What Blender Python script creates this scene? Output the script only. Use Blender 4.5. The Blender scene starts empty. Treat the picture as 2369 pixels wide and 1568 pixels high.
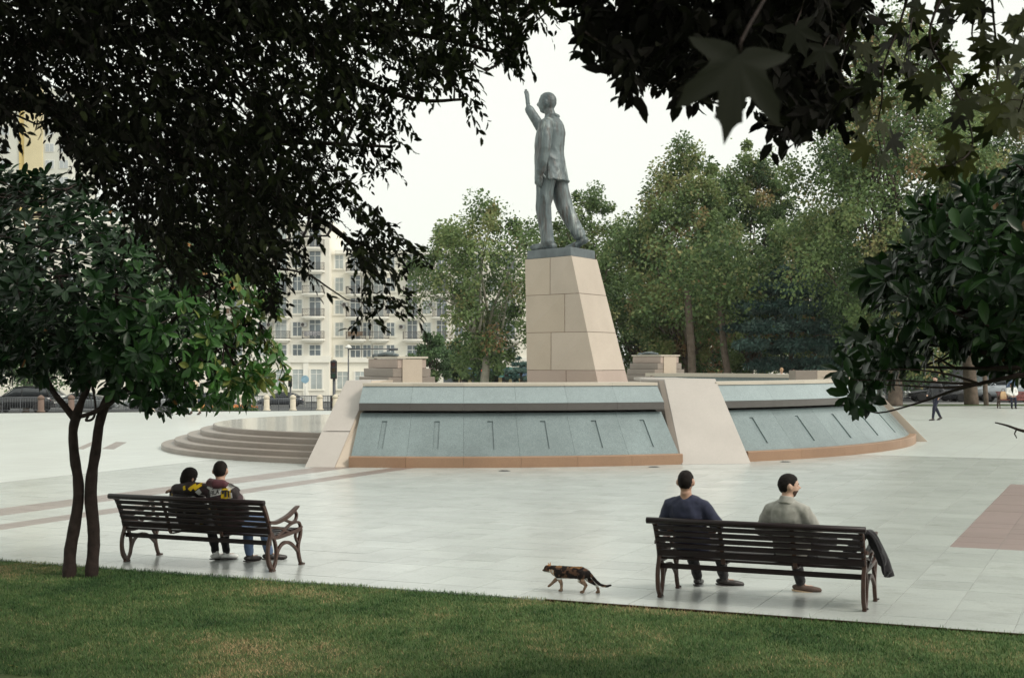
import bpy, bmesh, math, random
import numpy as np
from mathutils import Vector, Matrix, noise as mnoise
from mathutils.bvhtree import BVHTree

scene = bpy.context.scene
COL = scene.collection
rng = np.random.default_rng(7)
random.seed(7)

# ------------------------------------------------------------------ camera, sky, sun, exposure
CAM_H = 2.4
F = 3290.0            # focal length in photo units (picture 2369 wide)
cam_d = bpy.data.cameras.new('camera')
cam_d.lens = 50.0
cam_d.sensor_width = 36.0
cam_d.shift_y = 51.0 / 2369.0
cam_d.clip_start = 0.05
cam_d.clip_end = 3000.0
cam_d.dof.use_dof = True
cam_d.dof.focus_distance = 19.0
cam_d.dof.aperture_fstop = 9.0
cam = bpy.data.objects.new('camera', cam_d)
COL.objects.link(cam)
cam.location = (0, 0, CAM_H)
cam.rotation_euler = (math.radians(90), 0, 0)
scene.camera = cam

SUN_EL, SUN_AZ = math.radians(42), math.radians(118)     # azimuth clockwise from +Y (north)
world = bpy.data.worlds.new('World')
scene.world = world
world.use_nodes = True
wn = world.node_tree
for n in list(wn.nodes):
    wn.nodes.remove(n)
wo = wn.nodes.new('ShaderNodeOutputWorld')
bg = wn.nodes.new('ShaderNodeBackground')
sky = wn.nodes.new('ShaderNodeTexSky')
sky.sky_type = 'NISHITA'
sky.sun_disc = False
sky.sun_elevation = SUN_EL
sky.sun_rotation = SUN_AZ
sky.air_density = 1.0
sky.dust_density = 4.0
hs = wn.nodes.new('ShaderNodeHueSaturation')
hs.inputs['Saturation'].default_value = 0.25
mixw = wn.nodes.new('ShaderNodeMix')                     # thin overcast veil over the whole sky
mixw.data_type = 'RGBA'
mixw.inputs[0].default_value = 0.80
mixw.inputs[7].default_value = (7.2, 7.45, 6.75, 1)
wn.links.new(sky.outputs[0], hs.inputs['Color'])
wn.links.new(hs.outputs[0], mixw.inputs[6])
wn.links.new(mixw.outputs[2], bg.inputs['Color'])
bg.inputs['Strength'].default_value = 0.10
wn.links.new(bg.outputs[0], wo.inputs['Surface'])

sun_d = bpy.data.lights.new('sun', 'SUN')
sun_d.energy = 1.35
sun_d.angle = math.radians(16)
sun_d.color = (1.0, 0.93, 0.82)
sun = bpy.data.objects.new('sun', sun_d)
COL.objects.link(sun)
sdir = Vector((math.sin(SUN_AZ) * math.cos(SUN_EL), math.cos(SUN_AZ) * math.cos(SUN_EL), math.sin(SUN_EL)))
sun.rotation_euler = sdir.to_track_quat('Z', 'Y').to_euler()
sun.location = (30, -20, 40)

scene.view_settings.view_transform = 'Standard'
scene.view_settings.look = 'None'
scene.view_settings.exposure = 0.66
scene.view_settings.gamma = 1.0
scene.view_settings.use_curve_mapping = False
scene.cycles.max_bounces = 6
scene.cycles.transparent_max_bounces = 6

# ------------------------------------------------------------------ measuring helpers
HZ = 835.0
def G(x, y, z=0.0):
    """point of a horizontal plane at height z that the photo shows at (x, y)"""
    d = F * (CAM_H - z) / (y - HZ)
    return Vector(((x - 1184.5) * d / F, d, z))
def A(x, y, d):
    """point at distance d that the photo shows at (x, y)"""
    return Vector(((x - 1184.5) * d / F, d, CAM_H + (HZ - y) * d / F))
def project(p):
    p = np.asarray(p, float)
    d = np.maximum(p[..., 1], 1e-3)
    return 1184.5 + p[..., 0] * F / d, HZ - (p[..., 2] - CAM_H) * F / d

UA = math.radians(23.5)
U = Vector((math.cos(UA), -math.sin(UA), 0))        # along the kerb
V = Vector((math.sin(UA), math.cos(UA), 0))         # away from the lawn
KERB = 13.28
def W(u, v, z=0.0):
    p = U * u + V * v
    return Vector((p.x, p.y, z))

def inpoly(px, py, poly):
    poly = np.asarray(poly, float)
    inside = np.zeros(len(px), bool)
    j = len(poly) - 1
    for i in range(len(poly)):
        xi, yi = poly[i]; xj, yj = poly[j]
        c = ((yi > py) != (yj > py)) & (px < (xj - xi) * (py - yi) / (yj - yi + 1e-12) + xi)
        inside ^= c
        j = i
    return inside
def edge_dist(px, py, poly):
    poly = np.asarray(poly, float)
    d = np.full(len(px), 1e9)
    for i in range(len(poly)):
        a = poly[i - 1]; b = poly[i]
        ab = b - a
        t = np.clip(((px - a[0]) * ab[0] + (py - a[1]) * ab[1]) / (ab @ ab + 1e-9), 0, 1)
        d = np.minimum(d, np.hypot(px - a[0] - t * ab[0], py - a[1] - t * ab[1]))
    return d

# ------------------------------------------------------------------ object helpers
def tag(o, label=None, cat=None, group=None, kind=None):
    if label: o['label'] = label
    if cat: o['category'] = cat
    if group: o['group'] = group
    if kind: o['kind'] = kind
    return o
def thing(name, label, cat, loc=(0, 0, 0), rz=0.0, group=None):
    o = bpy.data.objects.new(name, None)
    o.empty_display_size = 0.2
    COL.objects.link(o)
    o.location = loc
    o.rotation_euler = (0, 0, rz)
    return tag(o, label, cat, group)
def put(name, me, mat=None, parent=None, smooth=False):
    o = bpy.data.objects.new(name, me)
    COL.objects.link(o)
    if mat is not None and len(me.materials) == 0:
        for m in (mat if isinstance(mat, (list, tuple)) else [mat]):
            me.materials.append(m)
    if parent is not None: o.parent = parent
    if smooth:
        me.polygons.foreach_set('use_smooth', np.ones(len(me.polygons), bool))
    return o
def copy_obj(o, parent=None):
    c = o.copy(); COL.objects.link(c)
    if parent is not None: c.parent = parent
    return c
def copy_tree(o, parent=None):
    c = copy_obj(o, parent)
    for ch in list(o.children):
        copy_tree(ch, c)
    return c

def bigmesh(name, verts, faces, tint=None, mat=None):
    """verts (n,3), faces (m,k): fast mesh for many alike faces; tint is one value per vertex"""
    verts = np.ascontiguousarray(verts, dtype=np.float32)
    faces = np.ascontiguousarray(faces, dtype=np.int32)
    me = bpy.data.meshes.new(name)
    m, k = faces.shape
    me.vertices.add(len(verts)); me.vertices.foreach_set('co', verts.ravel())
    me.loops.add(m * k); me.loops.foreach_set('vertex_index', faces.ravel())
    me.polygons.add(m)
    me.polygons.foreach_set('loop_start', np.arange(0, m * k, k, dtype=np.int32))
    me.update(calc_edges=True)
    me.polygons.foreach_set('use_smooth', np.zeros(m, bool))
    if tint is not None:
        a = me.attributes.new('tint', 'FLOAT', 'POINT')
        a.data.foreach_set('value', np.ascontiguousarray(tint, dtype=np.float32))
    if mat is not None:
        me.materials.append(mat)
    return me

class MB:
    """collects simple solids into one mesh"""
    def __init__(s):
        s.v = []; s.f = []
    def add(s, vs, fs):
        b = len(s.v)
        s.v.extend([tuple(p) for p in vs])
        s.f.extend([tuple(i + b for i in f) for f in fs])
        return s
    def hexa(s, p):          # 8 points: bottom ring 0-3, top ring 4-7 (counter-clockwise from above)
        return s.add(p, [(3, 2, 1, 0), (4, 5, 6, 7), (0, 1, 5, 4), (1, 2, 6, 5), (2, 3, 7, 6), (3, 0, 4, 7)])
    def box(s, x0, x1, y0, y1, z0, z1):
        return s.hexa([(x0, y0, z0), (x1, y0, z0), (x1, y1, z0), (x0, y1, z0), (x0, y0, z1), (x1, y0, z1), (x1, y1, z1), (x0, y1, z1)])
    def prism(s, poly, z0, z1):
        n = len(poly)
        vs = [(p[0], p[1], z0) for p in poly] + [(p[0], p[1], z1) for p in poly]
        fs = [tuple(range(n))[::-1], tuple(range(n, 2 * n))] + [(i, (i + 1) % n, n + (i + 1) % n, n + i) for i in range(n)]
        return s.add(vs, fs)
    def extrude_x(s, poly_yz, x0, x1):
        n = len(poly_yz)
        vs = [(x0, p[0], p[1]) for p in poly_yz] + [(x1, p[0], p[1]) for p in poly_yz]
        fs = [tuple(range(n))[::-1], tuple(range(n, 2 * n))] + [(i, (i + 1) % n, n + (i + 1) % n, n + i) for i in range(n)]
        return s.add(vs, fs)
    def rings(s, rs, caps=True, closed=False):
        n = len(rs[0])
        vs = [p for r in rs for p in r]
        fs = []
        m = len(rs)
        for i in range(m if closed else m - 1):
            a = i * n; b = ((i + 1) % m) * n
            for j in range(n):
                k = (j + 1) % n
                fs.append((a + j, a + k, b + k, b + j))
        if caps and not closed:
            fs.append(tuple(range(n))[::-1]); fs.append(tuple(range((m - 1) * n, m * n)))
        return s.add(vs, fs)
    def tube(s, pts, r, n=8, flat=1.0, side=None, caps=True):
        """tube along points; r number or list; side: preferred local x direction; flat scales the other axis"""
        pts = [Vector(p) for p in pts]
        m = len(pts)
        rr = [r] * m if not hasattr(r, '__len__') else list(r)
        rings_ = []
        prev = None
        for i, p in enumerate(pts):
            t = (pts[min(i + 1, m - 1)] - pts[max(i - 1, 0)])
            t = t.normalized() if t.length > 1e-9 else Vector((0, 0, 1))
            if side is not None:
                x = Vector(side) - t * t.dot(Vector(side))
            elif prev is not None:
                x = prev - t * t.dot(prev)
            else:
                x = t.orthogonal()
            if x.length < 1e-6: x = t.orthogonal()
            x.normalize(); prev = x
            y = t.cross(x)
            rings_.append([p + x * (math.cos(2 * math.pi * k / n) * rr[i]) + y * (math.sin(2 * math.pi * k / n) * rr[i] * flat) for k in range(n)])
        return s.rings(rings_, caps)
    def limb(s, pts, rr, n=14, flat=1.0, side=None):
        """tube with rounded ends"""
        pts = [Vector(p) for p in pts]
        a = (pts[0] - pts[1]).normalized(); b = (pts[-1] - pts[-2]).normalized()
        P = [pts[0] + a * rr[0] * .92, pts[0] + a * rr[0] * .6] + pts + [pts[-1] + b * rr[-1] * .6, pts[-1] + b * rr[-1] * .92]
        R = [rr[0] * .38, rr[0] * .8] + list(rr) + [rr[-1] * .8, rr[-1] * .38]
        return s.tube(P, R, n, flat, side)
    def bar(s, pts, w, h, side=(1, 0, 0)):
        """flat bar with rectangular section: w along side, h across"""
        pts = [Vector(p) for p in pts]; m = len(pts); rs = []
        for i, p in enumerate(pts):
            t = (pts[min(i + 1, m - 1)] - pts[max(i - 1, 0)]).normalized()
            x = Vector(side).normalized(); y = t.cross(x).normalized()
            hh = h if not hasattr(h, '__len__') else h[i]
            rs.append([p + x * w / 2 + y * hh / 2, p - x * w / 2 + y * hh / 2, p - x * w / 2 - y * hh / 2, p + x * w / 2 - y * hh / 2])
        return s.rings(rs)
    def ball(s, c, r, n=12, m=8):
        c = Vector(c); rx, ry, rz = (r, r, r) if not hasattr(r, '__len__') else r
        rs = []
        for i in range(m + 1):
            a = -math.pi / 2 + math.pi * (i + .02) / (m + .04)
            rs.append([c + Vector((math.cos(a) * math.cos(2 * math.pi * k / n) * rx, math.cos(a) * math.sin(2 * math.pi * k / n) * ry, math.sin(a) * rz)) for k in range(n)])
        return s.rings(rs)
    def lathe(s, prof, c=(0, 0, 0), n=16):
        c = Vector(c)
        return s.rings([[c + Vector((r * math.cos(2 * math.pi * k / n), r * math.sin(2 * math.pi * k / n), z)) for k in range(n)] for r, z in prof])
    def mesh(s, name='mesh'):
        me = bpy.data.meshes.new(name)
        me.from_pydata(s.v, [], s.f)
        me.validate(); me.update()
        return me
    def build(s, name, mat, parent=None, smooth=False, bevel=0.0):
        me = s.mesh(name)
        bm = bmesh.new(); bm.from_mesh(me)
        bmesh.ops.recalc_face_normals(bm, faces=bm.faces)
        if bevel:
            bmesh.ops.bevel(bm, geom=list(bm.edges), offset=bevel, segments=1, affect='EDGES', profile=0.7)
        bm.to_mesh(me); bm.free()
        return put(name, me, mat, parent, smooth)

def spline(pts, n=6):
    """Catmull-Rom through points"""
    P = [Vector(p) for p in pts]
    P = [P[0] * 2 - P[1]] + P + [P[-1] * 2 - P[-2]]
    out = []
    for i in range(1, len(P) - 2):
        for k in range(n):
            t = k / n
            a, b, c, d = P[i - 1], P[i], P[i + 1], P[i + 2]
            out.append(.5 * ((2 * b) + (c - a) * t + (2 * a - 5 * b + 4 * c - d) * t * t + (3 * b - a - 3 * c + d) * t ** 3))
    out.append(P[-2].copy())
    return out
def resample(vals, m):
    return list(np.interp(np.linspace(0, len(vals) - 1, m), range(len(vals)), vals))

def fuse(mb, voxel, smooth=2, name='fused'):
    """one continuous skin over overlapping closed solids"""
    me = mb.mesh(name)
    bm = bmesh.new(); bm.from_mesh(me); bmesh.ops.recalc_face_normals(bm, faces=bm.faces); bm.to_mesh(me); bm.free()
    o = bpy.data.objects.new(name, me); COL.objects.link(o)
    r = o.modifiers.new('r', 'REMESH'); r.mode = 'VOXEL'; r.voxel_size = voxel; r.adaptivity = 0
    if smooth:
        sm = o.modifiers.new('s', 'SMOOTH'); sm.iterations = smooth; sm.factor = .5
    dg = bpy.context.evaluated_depsgraph_get()
    dg.update()
    out = bpy.data.meshes.new_from_object(o.evaluated_get(dg))
    bpy.data.objects.remove(o); bpy.data.meshes.remove(me)
    out.polygons.foreach_set('use_smooth', np.ones(len(out.polygons), bool))
    out.name = name
    return out
def get_co(me):
    a = np.empty(len(me.vertices) * 3, np.float32); me.vertices.foreach_get('co', a); return a.reshape(-1, 3)
def set_co(me, a):
    me.vertices.foreach_set('co', np.ascontiguousarray(a, np.float32).ravel()); me.update()
def get_no(me):
    a = np.empty(len(me.vertices) * 3, np.float32); me.vertices.foreach_get('normal', a); return a.reshape(-1, 3)
def wrinkle(me, scale, amp, seed=0.0, stretch=(1, 1, 1)):
    co = get_co(me); no = get_no(me)
    d = np.array([mnoise.noise(Vector((c[0] * stretch[0] * scale + seed, c[1] * stretch[1] * scale, c[2] * stretch[2] * scale))) for c in co])
    set_co(me, co + no * (d * amp)[:, None])

# ------------------------------------------------------------------ materials
def nodes(name):
    m = bpy.data.materials.new(name); m.use_nodes = True
    nt = m.node_tree
    return m, nt, nt.nodes['Principled BSDF']
def mixc(nt, fac, a, b, mode='MIX'):
    n = nt.nodes.new('ShaderNodeMix'); n.data_type = 'RGBA'; n.blend_type = mode
    for s, v in ((0, fac), (6, a), (7, b)):
        if hasattr(v, 'links') or isinstance(v, bpy.types.NodeSocket): nt.links.new(v, n.inputs[s])
        elif s == 0: n.inputs[0].default_value = v
        else: n.inputs[s].default_value = (*v[:3], 1)
    return n.outputs[2]
def texnoise(nt, scale, detail=4, rough=.55, coord='Object', stretch=None):
    tc = nt.nodes.new('ShaderNodeTexCoord')
    n = nt.nodes.new('ShaderNodeTexNoise')
    n.inputs['Scale'].default_value = scale; n.inputs['Detail'].default_value = detail; n.inputs['Roughness'].default_value = rough
    src = tc.outputs[coord]
    if coord == 'World':
        src = None
    if stretch:
        mp = nt.nodes.new('ShaderNodeMapping'); mp.inputs['Scale'].default_value = stretch
        nt.links.new(src, mp.inputs[0]); src = mp.outputs[0]
    nt.links.new(src, n.inputs['Vector'])
    return n.outputs[0]
def geonoise(nt, scale, detail=4, rough=.55, stretch=None):
    g = nt.nodes.new('ShaderNodeNewGeometry')
    n = nt.nodes.new('ShaderNodeTexNoise')
    n.inputs['Scale'].default_value = scale; n.inputs['Detail'].default_value = detail; n.inputs['Roughness'].default_value = rough
    src = g.outputs['Position']
    if stretch:
        mp = nt.nodes.new('ShaderNodeMapping'); mp.inputs['Scale'].default_value = stretch
        nt.links.new(src, mp.inputs[0]); src = mp.outputs[0]
    nt.links.new(src, n.inputs['Vector'])
    return n.outputs[0]
def ramp(nt, src, lo, hi):
    n = nt.nodes.new('ShaderNodeMapRange'); n.inputs['From Min'].default_value = lo; n.inputs['From Max'].default_value = hi
    nt.links.new(src, n.inputs['Value']); return n.outputs[0]
def bump(nt, src, strength, dist, bsdf):
    b = nt.nodes.new('ShaderNodeBump'); b.inputs['Strength'].default_value = strength; b.inputs['Distance'].default_value = dist
    nt.links.new(src, b.inputs['Height']); nt.links.new(b.outputs[0], bsdf.inputs['Normal'])
def attr(nt, name):
    n = nt.nodes.new('ShaderNodeAttribute'); n.attribute_name = name; return n
def simple(name, c, rough=.6, metal=0.0, spec=.5, var=.15, scale=6.0, bmp=0.0, bscale=60.0, coat=0.0):
    m, nt, b = nodes(name)
    n = texnoise(nt, scale, 5)
    col = mixc(nt, ramp(nt, n, .3, .7), tuple(x * (1 - var) for x in c), tuple(min(1, x * (1 + var)) for x in c))
    nt.links.new(col, b.inputs['Base Color'])
    b.inputs['Roughness'].default_value = rough; b.inputs['Metallic'].default_value = metal
    b.inputs['Specular IOR Level'].default_value = spec
    if coat: b.inputs['Coat Weight'].default_value = coat; b.inputs['Coat Roughness'].default_value = .08
    if bmp: bump(nt, texnoise(nt, bscale, 3), bmp, .01, b)
    return m
def granite(name, c, c2, rough, speck=.35, sscale=220.0, stain=.15, bands=None, spec=.5, stainscale=.7):
    """polished stone: crystals of two tones, wide stains, per-piece tint"""
    m, nt, b = nodes(name)
    sp = geonoise(nt, sscale, 2, .7)
    mid = geonoise(nt, sscale * .12, 4, .65)
    st = geonoise(nt, stainscale, 5, .6)
    col = mixc(nt, ramp(nt, sp, .5 - .3 * (1 - speck) - .05, .5 + .3), c2, c)
    col = mixc(nt, ramp(nt, mid, .35, .75), col, mixc(nt, .35, col, c2))
    dark = mixc(nt, 1.0, col, (1 - stain, 1 - stain, 1 - stain), 'MULTIPLY')
    col = mixc(nt, ramp(nt, st, .35, .68), col, dark)
    if bands:
        for sc_, lo, hi, k in ((2.2, .54, .70, .86), (11.0, .64, .71, .74), (.9, .55, .72, .90), (28.0, .5, .75, .90)):
            col = mixc(nt, ramp(nt, geonoise(nt, sc_, 6, .62), lo, hi), col, mixc(nt, 1.0, col, (k, k * .995, k * .985), 'MULTIPLY'))
    t = attr(nt, 'tint')
    tr = nt.nodes.new('ShaderNodeMapRange'); tr.inputs['From Min'].default_value = -1; tr.inputs['From Max'].default_value = 1
    tr.inputs['To Min'].default_value = .88; tr.inputs['To Max'].default_value = 1.12
    nt.links.new(t.outputs['Fac'], tr.inputs['Value'])
    col = mixc(nt, 1.0, col, tr.outputs[0], 'MULTIPLY')
    nt.links.new(col, b.inputs['Base Color'])
    rn = nt.nodes.new('ShaderNodeMapRange'); rn.inputs['To Min'].default_value = rough * .75; rn.inputs['To Max'].default_value = rough * 1.35
    nt.links.new(st, rn.inputs['Value']); nt.links.new(rn.outputs[0], b.inputs['Roughness'])
    b.inputs['Specular IOR Level'].default_value = spec
    return m
def leafmat(name, greens, rough=.5, trans=.0, spec=.35):
    """greens: colours across tint 0..1"""
    m, nt, b = nodes(name)
    t = attr(nt, 'tint')
    cr = nt.nodes.new('ShaderNodeValToRGB')
    el = cr.color_ramp.elements
    while len(el) < len(greens): el.new(.5)
    for i, g in enumerate(greens):
        el[i].position = g[0]; el[i].color = (*g[1], 1)
    nt.links.new(t.outputs['Fac'], cr.inputs[0])
    nt.links.new(cr.outputs[0], b.inputs['Base Color'])
    b.inputs['Roughness'].default_value = rough
    b.inputs['Specular IOR Level'].default_value = spec
    if trans:
        tl = nt.nodes.new('ShaderNodeBsdfTranslucent'); mx = nt.nodes.new('ShaderNodeMixShader')
        nt.links.new(cr.outputs[0], tl.inputs['Color'])
        mx.inputs[0].default_value = trans
        nt.links.new(b.outputs[0], mx.inputs[1]); nt.links.new(tl.outputs[0], mx.inputs[2])
        nt.links.new(mx.outputs[0], nt.nodes['Material Output'].inputs['Surface'])
    return m

M = {}
M['plaza'] = granite('pale_granite', (.595, .63, .605), (.44, .465, .45), .22, .5, 160, .20, bands=True)
M['joint'] = simple('joint_mortar', (.34, .345, .33), .9)
M['band'] = granite('brown_granite', (.30, .245, .22), (.20, .16, .145), .33, .5, 160, .15)
M['red'] = granite('reddish_granite', (.30, .22, .205), (.20, .14, .13), .36, .5, 160, .12)
M['pink'] = granite('pink_granite', (.53, .49, .455), (.385, .35, .32), .42, .6, 120, .12)
M['orange'] = granite('orange_granite', (.38, .235, .145), (.24, .14, .085), .45, .5, 120, .18)
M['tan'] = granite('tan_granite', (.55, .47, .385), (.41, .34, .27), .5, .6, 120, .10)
M['tanred'] = granite('rose_granite', (.45, .36, .31), (.34, .265, .225), .5, .6, 120, .10)
M['tan2'] = granite('grey_tan_granite', (.545, .475, .405), (.41, .345, .285), .5, .6, 120, .10)
M['cream'] = granite('cream_granite', (.56, .51, .43), (.44, .39, .32), .45, .6, 120, .08)
M['blue'] = granite('blue_grey_granite', (.30, .36, .365), (.115, .15, .155), .24, .35, 62, .24)
M['upper'] = granite('sky_lit_blue_granite', (.34, .40, .405), (.18, .22, .23), .22, .35, 55, .14)  # same stone made paler, the sky reflection put into its colour
M['darkstone'] = granite('dark_granite', (.115, .106, .098), (.07, .064, .06), .35, .5, 100, .2)  # darker stone tone for the overhang and the wall core
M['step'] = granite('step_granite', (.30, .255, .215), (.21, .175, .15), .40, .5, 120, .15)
M['iron'] = simple('brown_cast_iron', (.050, .023, .015), .42, .0, .4, .25, 20, .25, 120)
M['wood'] = simple('dark_varnished_slat', (.009, .003, .0035), .42, .0, .28, .3, 9, .15, 90, .06)
M['bolt'] = simple('dark_steel', (.06, .055, .05), .4, .6)
M['bark'] = simple('dark_bark', (.030, .020, .017), .85, 0, .25, .4, 14, .7, 38)
M['palebark'] = simple('pale_plane_bark', (.30, .28, .23), .85, 0, .2, .35, 2.2, .4, 12)
M['midbark'] = simple('grey_brown_bark', (.13, .10, .08), .9, 0, .2, .35, 4, .5, 14)
M['asphalt'] = simple('asphalt', (.085, .088, .09), .85, 0, .3, .15, .5)
M['pave'] = simple('pavement', (.34, .34, .33), .8, 0, .3, .15, .8)
M['soil'] = simple('lawn_soil', (.070, .095, .038), .95, 0, .1, .45, 3.0)
M['verge'] = simple('mown_verge', (.085, .13, .05), .9, 0, .1, .3, 1.5)
M['ground'] = simple('far_ground', (.16, .16, .14), .9, 0, .1, .2, .05)
M['edging'] = simple('rusty_edging', (.040, .022, .016), .95, 0, .05)
# ------------------------------------------------------------------ terrain
def edge_y(x):                      # far edge of the plaza
    return float(np.interp(x, [-30, 22], [64, 76]))
def gz(x, y):
    d = y - edge_y(x)
    k = float(np.interp(x, [-10, 15], [1.0, .55]))
    return k * float(np.interp(d, [0, 32, 75, 500], [0, -1.15, -2.1, -2.15]))
def clip_half(poly, f):
    out = []
    for i in range(len(poly)):
        a, b = poly[i - 1], poly[i]
        fa, fb = f(a), f(b)
        if (fa >= 0) != (fb >= 0):
            t = fa / (fa - fb); out.append(a + (b - a) * t)
        if fb >= 0: out.append(b)
    return out
def uv(p):
    return p.x * U.x + p.y * U.y, p.x * V.x + p.y * V.y

# far sheet: one strip mesh that falls away behind the plaza and reaches the horizon
xs = [-420, -280, -190] + list(np.linspace(-120, 120, 49)) + [190, 280, 420]
ds = [-.3, 0.0, 3, 8, 16, 32, 50, 75, 110, 160, 300, 520]
vv, ff = [], []
for x in xs:
    for d in ds:
        y = edge_y(x) + d
        vv.append((x, y, (gz(x, y) if d > 0 else 0) - .015))
n = len(ds)
for i in range(len(xs) - 1):
    for j in range(n - 1):
        ff.append((i * n + j, (i + 1) * n + j, (i + 1) * n + j + 1, i * n + j + 1))
me = bpy.data.meshes.new('ground'); me.from_pydata(vv, [], ff)
tag(put('ground', me, M['ground']), kind='structure')

def strip_sheet(name, d0, d1, mat, lift, x0=-140, x1=140, nd=4):
    vv, ff = [], []
    X = np.linspace(x0, x1, 57); D = np.linspace(d0, d1, nd)
    for x in X:
        for d in D:
            y = edge_y(x) + d; vv.append((x, y, gz(x, y) + lift))
    for i in range(len(X) - 1):
        for j in range(nd - 1):
            ff.append((i * nd + j, (i + 1) * nd + j, (i + 1) * nd + j + 1, i * nd + j + 1))
    me = bpy.data.meshes.new(name); me.from_pydata(vv, [], ff)
    return tag(put(name, me, mat, smooth=True), kind='structure')
strip_sheet('verge', 0.0, 5.0, M['verge'], .03)
strip_sheet('footway', 5.0, 18.0, M['pave'], .012, nd=6)
strip_sheet('road', 18.0, 88.0, M['asphalt'], -.004, nd=14)
strip_sheet('far_pavement', 88.0, 118.0, M['pave'], .10, nd=4)
strip_sheet('kerb', 4.9, 5.1, M['pave'], .06, nd=2)

# ------------------------------------------------------------------ plaza: base, outer sheet, tiles one by one
U0, U1, V1 = -20.5, 10.4, 37.0
plaza = tag(bpy.data.objects.new('plaza', None), kind='structure'); COL.objects.link(plaza)
bb = [W(-130, KERB), W(130, KERB), W(130, 140), W(-130, 140)]
bb = clip_half(bb, lambda p: 76 + (p.x - 22) * 12 / 52 - p.y)
me = bpy.data.meshes.new('plaza_base')
me.from_pydata([(p.x, p.y, -.005) for p in bb], [], [tuple(range(len(bb)))])
tag(put('joint_bed', me, M['joint'], plaza), kind='structure')
me = bpy.data.meshes.new('outer_paving'); vv, ff = [], []
for f in ([lambda p: U0 - .004 - uv(p)[0]], [lambda p: uv(p)[0] - U1 - .004],
          [lambda p: uv(p)[1] - V1 - .004, lambda p: uv(p)[0] - U0, lambda p: U1 - uv(p)[0]]):
    q = bb
    for g in f: q = clip_half(q, g)
    b = len(vv); vv += [(p.x, p.y, 0) for p in q]; ff.append(tuple(range(b, b + len(q))))
me.from_pydata(vv, [], ff)
# far paving: the joints are too small to tell apart, so the material draws them
mo, nt, bs = nodes('far_paving')
g = nt.nodes.new('ShaderNodeNewGeometry'); mp = nt.nodes.new('ShaderNodeMapping'); mp.inputs['Rotation'].default_value = (0, 0, UA)
nt.links.new(g.outputs['Position'], mp.inputs[0])
br = nt.nodes.new('ShaderNodeTexBrick'); br.offset = 0.0
br.inputs['Scale'].default_value = 1.0; br.inputs['Brick Width'].default_value = .6; br.inputs['Row Height'].default_value = .6
br.inputs['Mortar Size'].default_value = .006; br.inputs['Color1'].default_value = (.55, .585, .56, 1); br.inputs['Color2'].default_value = (.51, .54, .52, 1)
br.inputs['Mortar'].default_value = (.36, .37, .355, 1)
nt.links.new(mp.outputs[0], br.inputs['Vector'])
st = geonoise(nt, .25, 5, .6, (1, .35, 1))
cc = mixc(nt, ramp(nt, st, .35, .7), br.outputs[0], mixc(nt, 1.0, br.outputs[0], (.86, .84, .83), 'MULTIPLY'))
nt.links.new(cc, bs.inputs['Base Color']); bs.inputs['Roughness'].default_value = .33
tag(put('outer_paving', me, mo, plaza), kind='structure')

edges = [-16.9, -16.5, -16.1, -15.25, -14.75]
cols_ = sorted(set([round(e, 3) for e in edges + [-15.675]]))
e = -16.9
while e > U0 + .3: e -= .6; cols_.append(max(e, U0))
e = -14.75
while e < U1 - .9: e += .6; cols_.append(e)
cols_.append(U1)
cols_ = sorted(set(cols_))
rows_ = [KERB] + list(np.arange(KERB + .45, V1 - .3, .6)) + [V1]
tiles = []
for i in range(len(cols_) - 1):
    for j in range(len(rows_) - 1):
        u0, u1, v0, v1 = cols_[i], cols_[i + 1], rows_[j], rows_[j + 1]
        uc, vc = (u0 + u1) / 2, (v0 + v1) / 2
        kind = 0
        if (-16.9 < uc < -16.1 or -15.25 < uc < -14.75) and vc < 34.5: kind = 1
        elif -2.15 < uc and 19.2 < vc < 29.5 and uc > -2.1: kind = 2
        elif (-24 < uc < -22 and 30 < vc < 34): kind = 1
        c = W(uc, vc)
        px, py = project(np.array([[c.x, c.y, 0]]))
        vis = -40 < px[0] < 2410 and py[0] < 1600
        tiles.append((c.length if vis else 999, u0, u1, v0, v1, kind, vis))
tiles.sort(key=lambda t: t[0])
g = .0035
TM = [M['plaza'], M['band'], M['red']]
stuffv, stufff, stufft, stuffm = [], [], [], []
tile_mesh = {}
for k, (dd, u0, u1, v0, v1, kind, vis) in enumerate(tiles):
    rz = float(rng.normal(0, .0006)); tn = float(rng.normal(0, .3))
    if k < 290 and vis:
        w, h = round(u1 - u0, 2), round(v1 - v0, 2)
        var = int(rng.integers(0, 7))
        key = (w, h, kind, var)
        if key not in tile_mesh:
            mb = MB().box(-w / 2 + g, w / 2 - g, -h / 2 + g, h / 2 - g, -.03, 0)
            me = mb.mesh('paving_tile')
            a = me.attributes.new('tint', 'FLOAT', 'POINT'); a.data.foreach_set('value', np.full(len(me.vertices), (var - 3) * .15, np.float32))
            me.materials.append(TM[kind]); tile_mesh[key] = me
        o = put('paving_tile', tile_mesh[key], None, plaza)
        o.location = W((u0 + u1) / 2, (v0 + v1) / 2, rz); o.rotation_euler = (0, 0, -UA)
    else:
        b = len(stuffv)
        for (a, c, z) in ((u0 + g, v0 + g, -.02), (u1 - g, v0 + g, -.02), (u1 - g, v1 - g, -.02), (u0 + g, v1 - g, -.02),
                          (u0 + g, v0 + g, 0), (u1 - g, v0 + g, 0), (u1 - g, v1 - g, 0), (u0 + g, v1 - g, 0)):
            p = W(a, c, z + rz); stuffv.append(p); stufft.append(tn)
        for f in ((4, 5, 6, 7), (0, 1, 5, 4), (1, 2, 6, 5), (2, 3, 7, 6), (3, 0, 4, 7)):
            stufff.append([b + q for q in f]); stuffm.append(kind)
me = bigmesh('far_tiles', np.array(stuffv), np.array(stufff), np.array(stufft))
for m in TM: me.materials.append(m)
me.polygons.foreach_set('material_index', np.array(stuffm, np.int32))
tag(put('tile_field', me, None, plaza), kind='stuff')
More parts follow.
